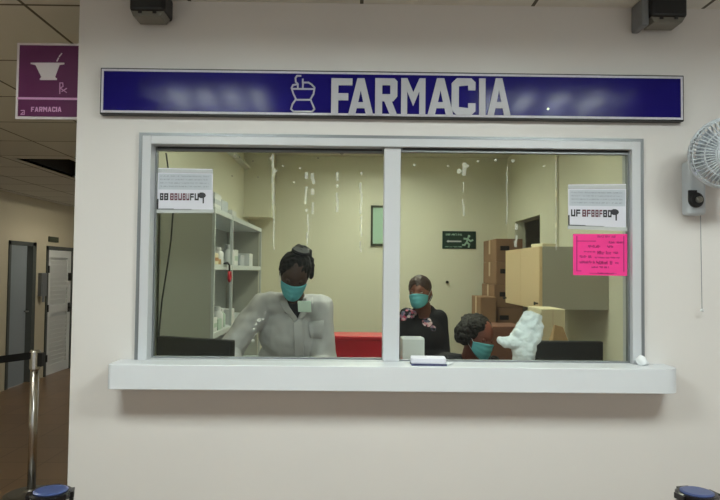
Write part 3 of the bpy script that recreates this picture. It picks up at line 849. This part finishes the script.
carton_small('medicine_carton', -.79, 2.40, 1.548, .09, .14, .09, 'white', 'white carton at the far end of the upper shelf', g)
g = 'medicines on the lower shelf'
carton_small('medicine_carton', -.77, 1.18, 1.19, .08, .10, .075, 'white', 'white carton at the near end of the lower shelf', g, 'gbox')
carton_small('medicine_carton', -.77, 1.30, 1.19, .08, .09, .06, 'gbox', 'pale green carton on the lower shelf, second from the near end', g)
bottle(-.77, 1.41, 1.19, .033, .12, 'white', 'white bottle on the lower shelf beside the pale green carton', g)
bottle(-.77, 1.49, 1.19, .030, .105, 'gbox', 'pale green bottle on the lower shelf before the middle post', g)
carton_small('medicine_carton', -.78, 1.68, 1.19, .09, .12, .09, 'white', 'white carton on the lower shelf past the middle post', g)
# red handle on a black strap hung from the shelf edge
a = P(230, 256, 1.36); hy = 1.40
s = thing('hanging_hook', (FX+.012, hy, 1.49), 'red hook on a black strap hanging from the upper shelf', 'hook')
b = MB(); b.tube([(FX+.006, hy-.09, 1.556), (FX+.012, hy-.03, 1.560), (FX+.014, hy+.01, 1.545), (FX+.014, hy+.02, 1.50)], .006, 8); b.build('strap', 'cable', s, smooth=True)
b = MB(); b.tube([(FX+.014, hy, 1.505), (FX+.014, hy-.005, 1.470), (FX+.014, hy+.015, 1.455), (FX+.014, hy+.04, 1.470), (FX+.014, hy+.045, 1.505), (FX+.014, hy, 1.505)], .008, 8); b.build('red_hook', 'red', s, smooth=True)

# hanging cable by the window
b = MB(); cp = [(166, 153, .95), (168, 168, .94), (172, 190, .93), (173, 213, .92), (171, 240, .92), (168, 262, .92), (162, 300, .91), (159, 332, .90), (158, 352, .87)]
b.tube([P(*k) for k in cp], .0042, 8)
tag(b.build('power_cable', 'cable', smooth=True), 'thin black cable hanging down in front of the shelving end panel', 'cable')

# wall cabinet -----------------------------------------------------------------
KX, KY0, KY1, KZ0, KZ1 = 1.09, 1.49, 2.30, 1.306, 1.676
s = thing('wall_cabinet', (XR-.001, (KY0+KY1)/2, KZ0), 'grey wall cabinet with maple doors hung on the side wall', 'cabinet')
b = MB(); b.box(KX+.02, XR-.001, KY0, KY1, KZ0, KZ1); b.build('carcass', 'greylam', s, .002)
ym = (KY0+KY1)/2
for y0, y1, ky in ((KY0, ym-.0015, ym-.05), (ym+.0015, KY1, ym+.05)):
    b = MB(); b.box(KX, KX+.019, y0, y1, KZ0, KZ1); d_ = b.build('door', 'ply', s, .002)
    b = MB(); b.lathe([(.005, 0), (.005, .012), (.010, .016), (.010, .022)], (KX, KY0+.03 if y0 == KY0 else KY1-.03, KZ0+.035), 14, (-1, 0, 0)); b.build('knob', 'blk', d_)
b = MB(); b.obox((KX+.07, KY0+.14, KZ1+.011), (.10, .12, .02), (0, 0, .3))
tag(b.build('envelope_stack', 'cream', None, .002), 'small cream stack of paper lying on top of the wall cabinet', 'paper stack')
b = MB(); b.box(XR-.02, XR-.001, 2.38, 2.405, 1.0, 2.639)
tag(b.build('cable_trunking', 'steelrack', None, .003), 'vertical cream cable trunking on the side wall behind the cabinet', 'trunking')

# back wall things ---------------------------------------------------------------
a, c = P(371, 205.5, YB-.012), P(398, 246, YB-.012)
s = thing('wall_picture', ((a.x+c.x)/2, YB-.001, c.z), 'dark framed pale green picture on the back wall beside the mullion', 'picture')
b = MB(); f_ = .02
b.box(a.x, a.x+f_, YB-.022, YB-.001, c.z, a.z); b.box(c.x-f_, c.x, YB-.022, YB-.001, c.z, a.z)
b.box(a.x, c.x, YB-.022, YB-.001, c.z, c.z+f_); b.box(a.x, c.x, YB-.022, YB-.001, a.z-f_, a.z); b.build('frame', 'woodfr', s)
b = MB(); b.box(a.x+f_, c.x-f_, YB-.012, YB-.001, c.z+f_, a.z-f_); b.build('print', 'mint', s)
a, c = P(442.5, 231, YB-.008), P(476, 249, YB-.008)
s = thing('exit_sign', ((a.x+c.x)/2, YB-.001, c.z), 'dark green exit route sign with arrow and running figure on the back wall', 'sign')
b = MB(); b.box(a.x, c.x, YB-.008, YB-.001, c.z, a.z); b.build('panel', 'green', s, .002)
W_, H_ = c.x-a.x, a.z-c.z
def eg(u, v): return (a.x+W_*u, a.z-H_*v)
b = MB(); scribble(b, eg(.1, 0)[0], eg(.62, 0)[0], eg(0, .25)[1], H_*.11, YB-.008, 4, .9, .001); scribble(b, eg(.08, 0)[0], eg(.6, 0)[0], eg(0, .92)[1], H_*.07, YB-.008, 9, .8, .001)
b.build('lettering', 'mint', s)
b = MB(); strokes(b, [[eg(.15, .58), eg(.55, .58)]], YB-.009, YB-.008, H_*.085)
b.prism_y([eg(.12, .58), eg(.18, .66), eg(.18, .50)], YB-.009, YB-.008); b.build('arrow', 'white', s)
b = MB(); strokes(b, [[eg(.76, .38), eg(.72, .62), eg(.80, .74), eg(.78, .9)], [eg(.72, .62), eg(.66, .78), eg(.60, .78)], [eg(.64, .42), eg(.75, .44), eg(.84, .56), eg(.90, .5)]], YB-.009, YB-.008, H_*.1)
p_ = eg(.79, .28); b.prism_y([(p_[0]+H_*.08*math.cos(k*.785), p_[1]+H_*.08*math.sin(k*.785)) for k in range(8)], YB-.009, YB-.008); b.build('running_figure', 'mint', s)
p_ = P(447, 282, YB)
b = MB(); b.lathe([(.012, 0), (.012, .01), (.007, .03), (.012, .035)], (p_.x, YB-.0005, p_.z), 14, (0, -1, 0)); tag(b.build('wall_hook', 'blk'), 'tiny dark hook on the back wall below the exit sign', 'hook')

# cartons by the door --------------------------------------------------------------
def carton(x0, x1, y0, y1, z0, z1, label, group, m='card', hole=True, rot=0):
    s = thing('cardboard_carton', ((x0+x1)/2, (y0+y1)/2, z0), label, 'carton', group)
    b = MB(); b.box(x0, x1, y0, y1, z0, z1-.002); b.build('body', m, s, .003)
    xm, ym, zm = (x0+x1)/2, (y0+y1)/2, (z0+z1)/2
    b = MB(); b.box(x0-.001, x0, ym-.03, ym+.03, z0+.07, z1-.004); b.build('tape', 'ctape', s)
    if hole:
        b = MB(); b.box(xm-.08, xm-.0, y0-.0012, y0, zm-.005, zm+.035); b.build('hand_hole', 'dark', s)
names = ['topmost', 'second from the top', 'third from the top', 'fourth from the top', 'fifth from the top', 'sixth from the top', 'seventh from the top', 'second from the floor', 'lowest']
hh = 1.82/9
rnd = random.Random(2)
for k in range(9):
    j = rnd.uniform(-.010, .010)
    carton(1.245+j, 1.488, 3.30+j, 3.83+j, 1.82-hh*(k+1), 1.82-hh*k, 'cardboard carton %s in the tall stack by the storeroom door' % names[k], 'cartons in the tall stack')
for k in range(5):
    j = rnd.uniform(-.008, .008)
    carton(1.095+j, 1.232, 3.20+j, 3.60, 1.31-.262*(k+1), 1.31-.262*k, 'cardboard carton %s in the short stack beside the tall one' % (names[k] if k < 4 else 'lowest'), 'cartons in the short stack', 'card', False)
for k in range(3):
    carton(.88, 1.12, 1.92, 2.24, 1.17-.39*(k+1), 1.17-.39*k, 'reddish cardboard carton %s behind the seated woman' % ('topmost', 'in the middle', 'lowest')[k], 'reddish cartons behind the desk', 'card_dk', False)

# bags and boxes on the return -------------------------------------------------------
def crumple(p, f=14, a=.011):
    n = noise.noise(p*f)+.5*noise.noise(p*f*2.3+Vector((3, 1, 2)))
    rdg = abs(noise.noise(p*f*1.6+Vector((9, 4, 1))))
    return p*(1+(n*a-rdg*a*1.3)/max(p.length, .02))
p_ = P(525, 335, .235)
b = MB()
by = .235
B_ = lambda px, py, dy=0: P(px, py, by+dy)
b.ball(B_(529, 325), (.050, .045, .058), 60, rot=(0, .2, 0), fn=crumple)
b.ball(B_(533, 319, .01), (.034, .034, .030), 40, fn=crumple); b.ball(B_(524, 336, -.01), (.058, .045, .050), 40, fn=crumple); b.ball(B_(533, 334, .01), (.036, .036, .05), 40, fn=crumple)
b.cone(B_(524, 338), B_(524, 352), .050, .046); c0 = B_(522, 352); b.cone(c0, (c0.x, by, WT+.040), .034, .040)
b.cone(B_(519, 342, -.01), B_(508, 342, -.02), .032, .024); b.cone(B_(508, 342, -.02), B_(501, 340, -.02), .022, .014)
BAG = b
# fused below once the fuse helper exists

a, c = P(541, 309, .98), P(565, 352, .98)
s = thing('file_box', ((a.x+c.x)/2, 1.0, WT), 'tall cream file box standing on the worktop beside the white bag', 'box')
b = MB(); b.box(a.x, c.x, .98, 1.22, WT, a.z); b.build('body', 'cream', s, .003)
b = MB(); xm = (a.x+c.x)/2; b.box(xm-.001, xm+.001, .9792, .98, WT+.005, a.z-.005); b.build('seam', 'ctape', s)
a, c = P(551, 325, .72), P(571, 345, .72)
s = thing('paper_bag', ((a.x+c.x)/2, .75, WT), 'small brown paper bag on the worktop in front of the cream file box', 'bag')
b = MB(); xm = (a.x+c.x)/2; hw = (c.x-a.x)/2
b.hexa([(xm-hw, .70, WT), (xm+hw, .70, WT), (xm+hw, .80, WT), (xm-hw, .80, WT)], [(xm-hw*.95, .71, WT+.16), (xm+hw*1.05, .71, WT+.15), (xm+hw*1.05, .79, WT+.15), (xm-hw*.95, .79, WT+.16)])
b.hexa([(xm-hw*.95, .71, WT+.16), (xm+hw*1.05, .71, WT+.15), (xm+hw*1.05, .79, WT+.15), (xm-hw*.95, .79, WT+.16)], [(xm-hw*.5, .745, a.z), (xm+hw*.4, .745, a.z-.01), (xm+hw*.4, .755, a.z-.01), (xm-hw*.5, .755, a.z)])
b.build('body', 'kraft', s, .004)
b = MB(); b.box(xm-hw*.5, xm+hw*.4, .742, .758, a.z-.03, a.z-.02); b.build('fold', 'kraft', s)

# ------------------------------------------------------------------ people
def fuse(b, name, m, parent=None, voxel=.005, it=4, disp=None):
    """Join overlapping pieces into one continuous smooth surface."""
    bmesh.ops.recalc_face_normals(b.bm, faces=b.bm.faces)
    me = bpy.data.meshes.new('tmp'); b.bm.to_mesh(me); b.bm.free()
    o = bpy.data.objects.new('tmp', me); COL.objects.link(o)
    r = o.modifiers.new('r', 'REMESH'); r.mode = 'VOXEL'; r.voxel_size = voxel; r.use_smooth_shade = True
    if it:
        sm = o.modifiers.new('s', 'SMOOTH'); sm.factor = .5; sm.iterations = it
    dg = bpy.context.evaluated_depsgraph_get()
    nm = bpy.data.meshes.new_from_object(o.evaluated_get(dg), depsgraph=dg)
    bpy.data.objects.remove(o); bpy.data.meshes.remove(me)
    nm.name = name
    if disp:
        nn = [v.normal.copy() for v in nm.vertices]
        for v, n_ in zip(nm.vertices, nn): v.co = v.co + n_*disp(v.co)
    off = parent_world(parent)
    if off.length: nm.transform(Matrix.Translation(-off))
    nm.materials.clear(); nm.materials.append(M[m] if isinstance(m, str) else m)
    nm.polygons.foreach_set('use_smooth', [True]*len(nm.polygons))
    o = bpy.data.objects.new(name, nm); COL.objects.link(o)
    if parent: o.parent = parent
    return o

s = thing('plastic_bag', (P(525, 335, .235).x, .235, WT), 'crumpled white plastic bag beside the seated woman', 'bag')
fuse(BAG, 'bag_film', 'bag', s, .003, 1, lambda co: .009*(abs(noise.noise(co*30))-.25)+.0028*(abs(noise.noise(co*68+Vector((2, 5, 1))))-.2))


def headfn(n):
    z = n.z*.112; x = n.x*.075; y = n.y*.094
    if n.z < 0:
        t = -n.z
        x *= 1-.26*t**1.7
        y *= (1-.42*t**1.3) if n.y > 0 else (1-.06*t)
    if n.y < 0:
        f = max(0, -n.y)
        g = lambda a, s_: math.exp(-(a/s_)**2)
        nose = max(0, 1-abs(z+.026)/.042) if z < -.026 else max(0, 1-(z+.026)/.042)
        y -= f*.024*g(x, .011+.004*(z < -.01))*nose**.8
        y += f*.011*g(abs(x)-.031, .016)*g(z-.008, .012)
        y -= f*.004*g(z-.027, .009)*g(x, .045)
        y -= f*.006*g(x, .022)*g(z+.06, .008)
        y -= f*.009*g(x, .02)*g(z+.1, .014)
        y -= f*.004*g(abs(x)-.042, .018)*g(z+.02, .02)
    return Vector((x, y, z))


def hand(b, w, d, nrm, side, curl=.5, k=1):
    """Palm, four unequal fingers and a thumb; d points along the hand, nrm out of its back."""
    d = Vector(d).normalized(); nrm = (Vector(nrm)-d*Vector(nrm).dot(d)).normalized(); sd = d.cross(nrm)*side
    m = Matrix((sd, d, nrm)).transposed()
    w = Vector(w)
    b.ball(w+d*.048*k, (.040*k, .054*k, .016*k), 18, rot=m)
    for i, (off, ln) in enumerate(((-.028, .068), (-.0095, .078), (.0095, .073), (.028, .058))):
        p = w+d*.082*k+sd*off*k; a = .15
        for j, fr in enumerate((.45, .32, .23)):
            dd = d*math.cos(a)-nrm*math.sin(a); q2 = p+dd*ln*k*fr
            b.cone(p, q2, (.0092-.001*j)*k, (.0086-.001*j)*k, 10); p = q2; a += curl
    p = w+d*.03*k-sd*.034*k
    for j, (ln, sp) in enumerate(((.036, .75), (.03, .45), (.024, .3))):
        dd = (d*math.cos(sp)-sd*math.sin(sp)-nrm*.25).normalized(); q2 = p+dd*ln*k
        b.cone(p, q2, (.012-.001*j)*k, (.011-.001*j)*k, 10); p = q2


def rotm(yaw, pitch, roll): return Matrix.Rotation(R(yaw), 3, 'Z') @ Matrix.Rotation(R(pitch), 3, 'X') @ Matrix.Rotation(R(roll), 3, 'Y')


def person(J, label, skin, lids=False, hs=1.0, voxel=.005):
    """J: joints in world space. Returns the thing and its body."""
    s = thing('person', (J['pelvis'][0], J['pelvis'][1], 0), label, 'person')
    b = MB(); V = {k: Vector(v) for k, v in J.items() if k != 'head_rot'}
    rm = J['head_rot']; hc = V['head']
    b.ball(hc, hs, 56, rot=rm, fn=headfn)
    hb = MB.ball
    for sgn in (-1, 1):
        b.ball(hc+rm @ (Vector((sgn*.075, .012, -.004))*hs), (.008*hs, .018*hs, .03*hs), 14, rot=rm @ Matrix.Rotation(sgn*-.3, 3, 'Z'))
    nb = V['neck']
    b.cone(hc+rm @ (Vector((0, .025, -.06))*hs), nb, .050*hs, .056*hs)
    b.cone(V['sh_r'], V['sh_l'], .045, .045); b.cone(nb, (V['sh_r']+V['sh_l'])/2, .056, .07)
    ch, pv = V['chest'], V['pelvis']
    ax_ = (ch-pv).normalized(); tq = Vector((0, 0, 1)).rotation_difference(ax_).to_matrix()
    b.ball(ch, (.145, .100, .16), 24, rot=tq); b.ball(ch.lerp(pv, .5), (.122, .09, .15), 24, rot=tq); b.ball(pv, (.155, .11, .12), 24)
    for q_, sg in (('r', -1), ('l', 1)):
        b.cone(V['sh_'+q_], V['el_'+q_], .043, .036); b.cone(V['el_'+q_], V['wr_'+q_], .037, .025)
        hd_ = V.get('hd_'+q_) or (V['wr_'+q_]-V['el_'+q_])
        hand(b, V['wr_'+q_], hd_, Vector((0, 0, 1)), sg, .45, .92)
        b.cone(V['hip_'+q_], V['kn_'+q_], .078, .052); b.cone(V['kn_'+q_], V['an_'+q_], .052, .034)
        an = V['an_'+q_]; b.ball((an.x, an.y-.06, .036), (.042, .12, .034), 16); b.cone(an, (an.x, an.y-.01, .045), .036, .036)
    body = fuse(b, 'body', skin, s, voxel, 3)
    for sgn in (-1, 1):
        c = hc+rm @ (Vector((sgn*.031, -.073, .008))*hs)
        e = MB(); e.ball(c, .0125*hs, 16); ey = e.build('eye', 'eyew', s, smooth=True)
        e = MB(); dr = rm @ Vector((0, -1, -.15)).normalized(); e.ball(c+dr*.0095*hs, (.0055*hs, .0055*hs, .004*hs), 12, rot=Vector((0, 0, 1)).rotation_difference(dr).to_matrix()); e.build('iris', 'iris', ey)
        e = MB(); e.ball(c+rm @ Vector((0, -.0005, .0035 if not lids else -.001))*hs, (.0148*hs, .0136*hs, (.0100 if not lids else .0135)*hs), 18, rot=rm); e.build('eyelid', skin, ey, smooth=True)
    mask(s, hc, rm, hs)
    return s, body


def mask(s, hc, rm, hs):
    NU, NV = 22, 14
    b = MB(); g_ = []
    for j in range(NV+1):
        v = j/NV; row = []
        for i in range(NU+1):
            u = -1+2*i/NU
            az = u*R(66)
            zt = -.022+.020*(1-u*u)**1.0; zb = -.108+.040*abs(u)**2.2
            z = zt+(zb-zt)*v
            bl = math.sin(math.pi*v)
            rad = .101+.016*(1-abs(u)**1.6)*(.35+.65*math.sin(math.pi*min(1, v*.85+.12)))-(.006 if v > .9 else 0)
            x = math.sin(az)*(.079-.010*v*(1 if abs(u) < .99 else .8)); y = -math.cos(az)*rad+.004*(1-math.cos(az))
            y -= .0022*math.sin(v*math.pi*7)*(1-u*u)
            row.append(b.bm.verts.new(hc+rm @ (Vector((x, y, z))*hs)))
        g_.append(row)
    for j in range(NV):
        for i in range(NU): b.bm.faces.new((g_[j][i], g_[j+1][i], g_[j+1][i+1], g_[j][i+1]))
    o = b.build('face_mask', 'mask', s, smooth=True); o['label'] = 'teal surgical face mask'
    so = o.modifiers.new('thick', 'SOLIDIFY'); so.thickness = .003; so.offset = 1
    b = MB()
    for sg in (-1, 1):
        for z0, z1 in ((-.024, .02), (-.066, -.028)):
            b.tube([hc+rm @ (Vector(q_)*hs) for q_ in ((sg*.071, -.040, z0), (sg*.0785, -.01, (z0+z1)/2), (sg*.080, .02, z1))], .0014*hs, 6)
    b.build('ear_loop', 'white', o)


def drape(objs, parent, name, m, rows, off=.004, th=.003, n=8):
    """A thin piece lying on clothing: rows of (left, right) photo points are projected on to the surface under them."""
    from mathutils.bvhtree import BVHTree
    dg = bpy.context.evaluated_depsgraph_get(); trees = []
    bpy.context.view_layer.update()
    for o in objs:
        bm_ = bmesh.new(); bm_.from_mesh(o.data); bm_.transform(Matrix.Translation(parent_world(o)))
        trees.append(BVHTree.FromBMesh(bm_)); bm_.free()
    b = MB(); g_ = []; last = 0
    for (lx, ly), (rx, ry) in rows:
        row = []
        for i in range(n+1):
            t = i/n; px, py = lx+(rx-lx)*t, ly+(ry-ly)*t
            d = (P(px, py, 1)-CAM).normalized(); best = None
            for tr in trees:
                h = tr.ray_cast(CAM, d)
                if h[0] and (best is None or h[3] < best): best = h[3]
            if best is None: best = last
            last = best
            row.append(CAM+d*(best-off))
        g_.append(row)
    vs = [[b.bm.verts.new(p) for p in r_] for r_ in g_]
    for a_, c_2 in zip(vs, vs[1:]):
        for i in range(n): b.bm.faces.new((a_[i], c_2[i], c_2[i+1], a_[i+1]))
    o = b.build(name, m, parent, smooth=True)
    so = o.modifiers.new('thick', 'SOLIDIFY'); so.thickness = th
    return o


# woman in the white coat -------------------------------------------------------------
hx = P(295, 280, .80).x
J = dict(head=(hx-.002, .80, 1.500), head_rot=rotm(4, 33, 8), neck=(hx-.008, .88, 1.375), chest=(hx-.012, .95, 1.215), pelvis=(hx-.01, 1.02, .87),
         sh_r=(hx-.160, .90, 1.355), sh_l=(hx+.118, .90, 1.340), el_r=(-.60, .80, 1.115), wr_r=(-.47, .60, 1.085), hd_r=(.4, -.9, -.25),
         el_l=(-.135, .88, 1.06), wr_l=(-.16, .64, 1.075), hd_l=(-.3, -1, -.25),
         hip_r=(hx-.10, 1.02, .83), hip_l=(hx+.08, 1.02, .83), kn_r=(hx-.10, 1.0, .46), kn_l=(hx+.09, 1.0, .46), an_r=(hx-.10, 1.03, .075), an_l=(hx+.09, 1.03, .075))
s, body = person(J, 'woman in pale lab coat with high bun and teal mask, looking down at the counter', 'skin1', True, .87)
V = {k: Vector(v) for k, v in J.items() if k != 'head_rot'}
b = MB()
ch = V['chest']
b.ball(ch+Vector((-.01, -.005, .0)), (.165, .128, .165), 30); b.ball(ch.lerp(V['pelvis'], .45), (.178, .130, .19), 30); b.ball(V['pelvis'], (.195, .145, .2), 30)
b.cone(V['pelvis'], (hx, 1.02, .56), .165, .185)
b.cone(V['sh_r']+Vector((.035, 0, .0)), V['sh_l']+Vector((-.035, 0, 0)), .064, .064); b.cone(V['sh_r'], V['el_r'], .062, .066); b.cone(V['el_r'], V['wr_r']+Vector((-.01, .01, 0)), .066, .043)
b.cone(V['sh_l'], V['el_l'], .062, .060); b.cone(V['el_l'], V['wr_l']+Vector((0, .02, 0)), .060, .042)
b.ball(V['neck']+Vector((0, .03, -.03)), (.085, .06, .05), 20)
coat = fuse(b, 'lab_coat', 'coat', s, .007, 5, lambda co: .009*noise.noise(Vector((co.x*11, co.y*11, co.z*6)))+.005*noise.noise(co*26))
coat['label'] = 'pale grey white lab coat'
drape([coat], s, 'shirt', 'shirt', [((287, 301), (301, 300)), ((289, 306), (301, 306)), ((292, 311), (301, 311)), ((295, 315), (299, 315)), ((297, 318), (298, 318))], .008)
drape([coat], coat, 'lapel', 'coat', [((279, 297), (287, 300)), ((280, 304), (289, 306)), ((284, 311), (293, 312)), ((290, 317), (296, 316)), ((294, 322), (298, 320))], .009, .005)
drape([coat], coat, 'lapel', 'coat', [((303, 299), (313, 297)), ((302, 306), (313, 304)), ((301, 312), (309, 312)), ((299, 317), (304, 317)), ((298, 321), (300, 320))], .009, .005)
drape([coat], coat, 'placket', 'coat', [((293+.2*k, 320+5*k), (303+.1*k, 319+5*k)) for k in range(9)], .006, .005)
drape([coat], coat, 'pocket', 'coat', [((308, 322), (324, 320)), ((308, 327), (324, 326)), ((309, 332), (323, 332)), ((310, 338), (322, 338))], .005, .004)
bp_ = P(304.5, 306.5, .735)
b = MB(); b.obox(bp_, (.062, .004, .056), (R(20), 0, R(-6))); o = b.build('name_badge', 'badge', s, .002); o['label'] = 'pale mint name badge'
b = MB(); b.obox(bp_+Vector((0, .008, .03)), (.016, .014, .014)); b.build('badge_clip', 'steel', o)
# hair with a high bun
rm = J['head_rot']; hc = V['head']
b = MB(); L = lambda *q_: hc+rm @ (Vector(q_)*.87)
b.ball(L(0, .020, .034), (.077, .081, .081), 30, rot=rm); b.ball(L(0, .03, .065), (.064, .064, .050), 26, rot=rm)
b.ball(L(0.01, .06, .0), (.064, .05, .066), 22, rot=rm)
p_ = P(300, 252, .84); b.ball(p_, (.040, .045, .036), 26); p2 = P(306.5, 253, .86); b.ball(p2, (.026, .034, .030), 20)
b.cone(L(.01, .04, .07), p_, .055, .034)
p3, p4 = P(311, 262, .85), P(311, 276, .86); b.cone(p3, p4, .017, .014); b.cone(p2, p3, .02, .017)
hr = fuse(b, 'hair', 'hair', s, .0045, 2, lambda co: .006*noise.noise(co*55)+.003*noise.noise(co*120))
b = MB(); b.lathe([(.040, -.008), (.044, 0), (.040, .008)], L(.014, .045, .125), 24, rm @ Vector((0.1, .2, 1))); b.build('hair_band', 'shirt', hr)
# trousers and shoes
def lower(s, V, m, shoe='blk'):
    b = MB()
    b.ball(V['pelvis'], (.165, .12, .125), 24)
    for q_ in 'rl': b.cone(V['hip_'+q_], V['kn_'+q_], .09, .064); b.cone(V['kn_'+q_], V['an_'+q_]+Vector((0, 0, .03)), .064, .05)
    fuse(b, 'trousers', m, s, .008, 4)
    for q_ in 'rl':
        an = V['an_'+q_]; b = MB(); b.ball((an.x, an.y-.06, .042), (.05, .132, .042), 20); b.cone((an.x, an.y, .05), (an.x, an.y, .09), .045, .043)
        fuse(b, 'shoe', shoe, s, .006, 2)
lower(s, V, 'navy')

# woman in black with flowers ----------------------------------------------------------
hx = P(420, 290, 2.32).x; hy = 2.32
J = dict(head=(hx, hy, 1.372), head_rot=rotm(-22, 2, -3), neck=(hx+.03, hy+.05, 1.265), chest=(hx+.045, hy+.07, 1.06), pelvis=(hx+.045, hy+.09, .76),
         sh_r=(hx-.085, hy+.06, 1.198), sh_l=(hx+.145, hy+.06, 1.188), el_r=(hx-.125, hy+.04, .92), wr_r=(hx-.07, hy-.16, .84), el_l=(hx+.175, hy+.05, .93), wr_l=(hx+.13, hy-.15, .84),
         hip_r=(hx-.04, hy+.09, .73), hip_l=(hx+.13, hy+.09, .73), kn_r=(hx-.04, hy+.07, .41), kn_l=(hx+.13, hy+.07, .41), an_r=(hx-.04, hy+.1, .075), an_l=(hx+.13, hy+.1, .075))
s, body = person(J, 'woman in a black floral top with teal mask standing by the back wall', 'skin2', voxel=.0055)
V = {k: Vector(v) for k, v in J.items() if k != 'head_rot'}
b = MB(); ch = V['chest']
b.ball(ch, (.168, .122, .165), 28); b.ball(ch.lerp(V['pelvis'], .5), (.165, .118, .18), 28); b.ball(V['pelvis'], (.178, .13, .13), 28)
b.cone(V['sh_r']+Vector((.02, 0, -.006)), V['sh_l']+Vector((-.02, 0, -.006)), .058, .058); b.ball(V['neck']+Vector((.01, .03, -.03)), (.085, .06, .055), 20)
for q_ in 'rl': b.cone(V['sh_'+q_], V['el_'+q_], .062, .054); b.cone(V['el_'+q_], V['wr_'+q_], .053, .038)
loc = s.location
sp = [(P(428, 320, hy-.05)-loc, .050), (P(411, 312, hy-.0)-loc, .045), (P(404, 316, hy+.02)-loc, .035), (P(432, 306, hy+.0)-loc, .022), (P(434, 328, hy-.05)-loc, .025)]
tp = fuse(b, 'knit_top', sweater_mat([(tuple(p), r) for p, r in sp]), s, .007, 5, lambda co: .005*noise.noise(co*14))
tp['label'] = 'black top with pink and white flowers'
b = MB(); rm = J['head_rot']; hc = V['head']; L = lambda *q_: hc+rm @ Vector(q_)
b.ball(L(0, .008, .038), (.083, .092, .088), 28, rot=rm); b.ball(L(0, .05, -.02), (.078, .06, .07), 24, rot=rm); b.ball(L(0, .115, .0), (.045, .04, .045), 20, rot=rm)
fuse(b, 'hair', 'hair2', s, .005, 2, lambda co: .004*noise.noise(co*50))
lower(s, V, 'shirt')

# seated woman with curly hair ----------------------------------------------------------
hx, hy = P(479, 340, 1.62).x, 1.62
J = dict(head=(hx, hy, 1.130), head_rot=rotm(30, 18, 10), neck=(hx-.035, hy+.07, 1.010), chest=(hx-.045, hy+.15, .83), pelvis=(hx-.05, hy+.22, .515),
         sh_r=(hx-.185, hy+.10, .965), sh_l=(hx+.105, hy+.10, .945), el_r=(hx-.225, hy+.03, .72), wr_r=(hx-.13, hy-.17, .66), el_l=(hx+.13, hy+.02, .71), wr_l=(hx+.05, hy-.18, .66),
         hip_r=(hx-.14, hy+.20, .50), hip_l=(hx+.04, hy+.20, .50), kn_r=(hx-.14, hy-.20, .50), kn_l=(hx+.05, hy-.20, .50), an_r=(hx-.14, hy-.18, .075), an_l=(hx+.05, hy-.18, .075))
s, body = person(J, 'seated woman with curly dark hair and teal mask leaning over behind the counter', 'skin3', True)
V = {k: Vector(v) for k, v in J.items() if k != 'head_rot'}
b = MB(); ch = V['chest']
b.ball(ch, (.17, .125, .165), 28, rot=(-.25, 0, 0)); b.ball(ch.lerp(V['pelvis'], .5), (.165, .12, .19), 28, rot=(-.25, 0, 0)); b.ball(V['pelvis'], (.18, .135, .12), 28)
b.cone(V['sh_r']+Vector((.02, 0, 0)), V['sh_l']+Vector((-.02, 0, 0)), .058, .058)
for q_ in 'rl': b.cone(V['sh_'+q_], V['el_'+q_], .06, .052); b.cone(V['el_'+q_], V['el_'+q_].lerp(V['wr_'+q_], .6), .05, .045)
fuse(b, 'dark_top', 'shirt', s, .007, 5, lambda co: .005*noise.noise(co*14))
b = MB(); rm = J['head_rot']; hc = V['head']; L = lambda *q_: hc+rm @ Vector(q_)
b.ball(L(-.012, .032, .034), (.094, .096, .094), 30, rot=rm); b.ball(L(-.075, .045, .0), (.065, .068, .08), 24, rot=rm); b.ball(L(.03, .06, .02), (.07, .06, .075), 24, rot=rm)
b.ball(L(-.05, .005, .068), (.065, .065, .045), 22, rot=rm); b.ball(L(-.02, .09, .05), (.06, .06, .06), 22, rot=rm)
fuse(b, 'hair', 'hair3', s, .0045, 1, lambda co: .010*noise.noise(co*42)+.006*noise.noise(co*90))
lower(s, V, 'navy')
s = thing('stool', (V['pelvis'].x, V['pelvis'].y, 0), 'round black stool under the seated woman', 'stool')
x, y = V['pelvis'].x, V['pelvis'].y
b = MB(); b.lathe([(.17, .34), (.185, .35), (.185, .38), (.17, .392)], (x, y, 0), 32); b.build('seat', 'blk', s)
b = MB(); b.lathe([(.025, .05), (.025, .34)], (x, y, 0), 16); b.build('column', 'chrome', s)
for k in range(5):
    a_ = 2*math.pi*k/5; b = MB(); b.tube([(x, y, .07), (x+.24*math.cos(a_), y+.24*math.sin(a_), .035)], [.02, .014], 8); b.ball((x+.24*math.cos(a_), y+.24*math.sin(a_), .022), .022, 10); b.build('leg', 'blk', s)

# ------------------------------------------------------------------ light and colour
wd = bpy.data.worlds.new('world'); scene.world = wd; wd.use_nodes = True
bg = wd.node_tree.nodes['Background']; bg.inputs['Color'].default_value = lin((206, 210, 206))+(1,); bg.inputs['Strength'].default_value = .42
vs = scene.view_settings
scene.display_settings.display_device = 'sRGB'
vs.view_transform = 'Standard'; vs.look = 'None'; vs.exposure = 0.85; vs.gamma = 1.0; vs.use_curve_mapping = False
scene.cycles.use_denoising = True
scene.cycles.max_bounces = 8; scene.cycles.diffuse_bounces = 4; scene.cycles.transparent_max_bounces = 12
scene.cycles.sample_clamp_indirect = 4
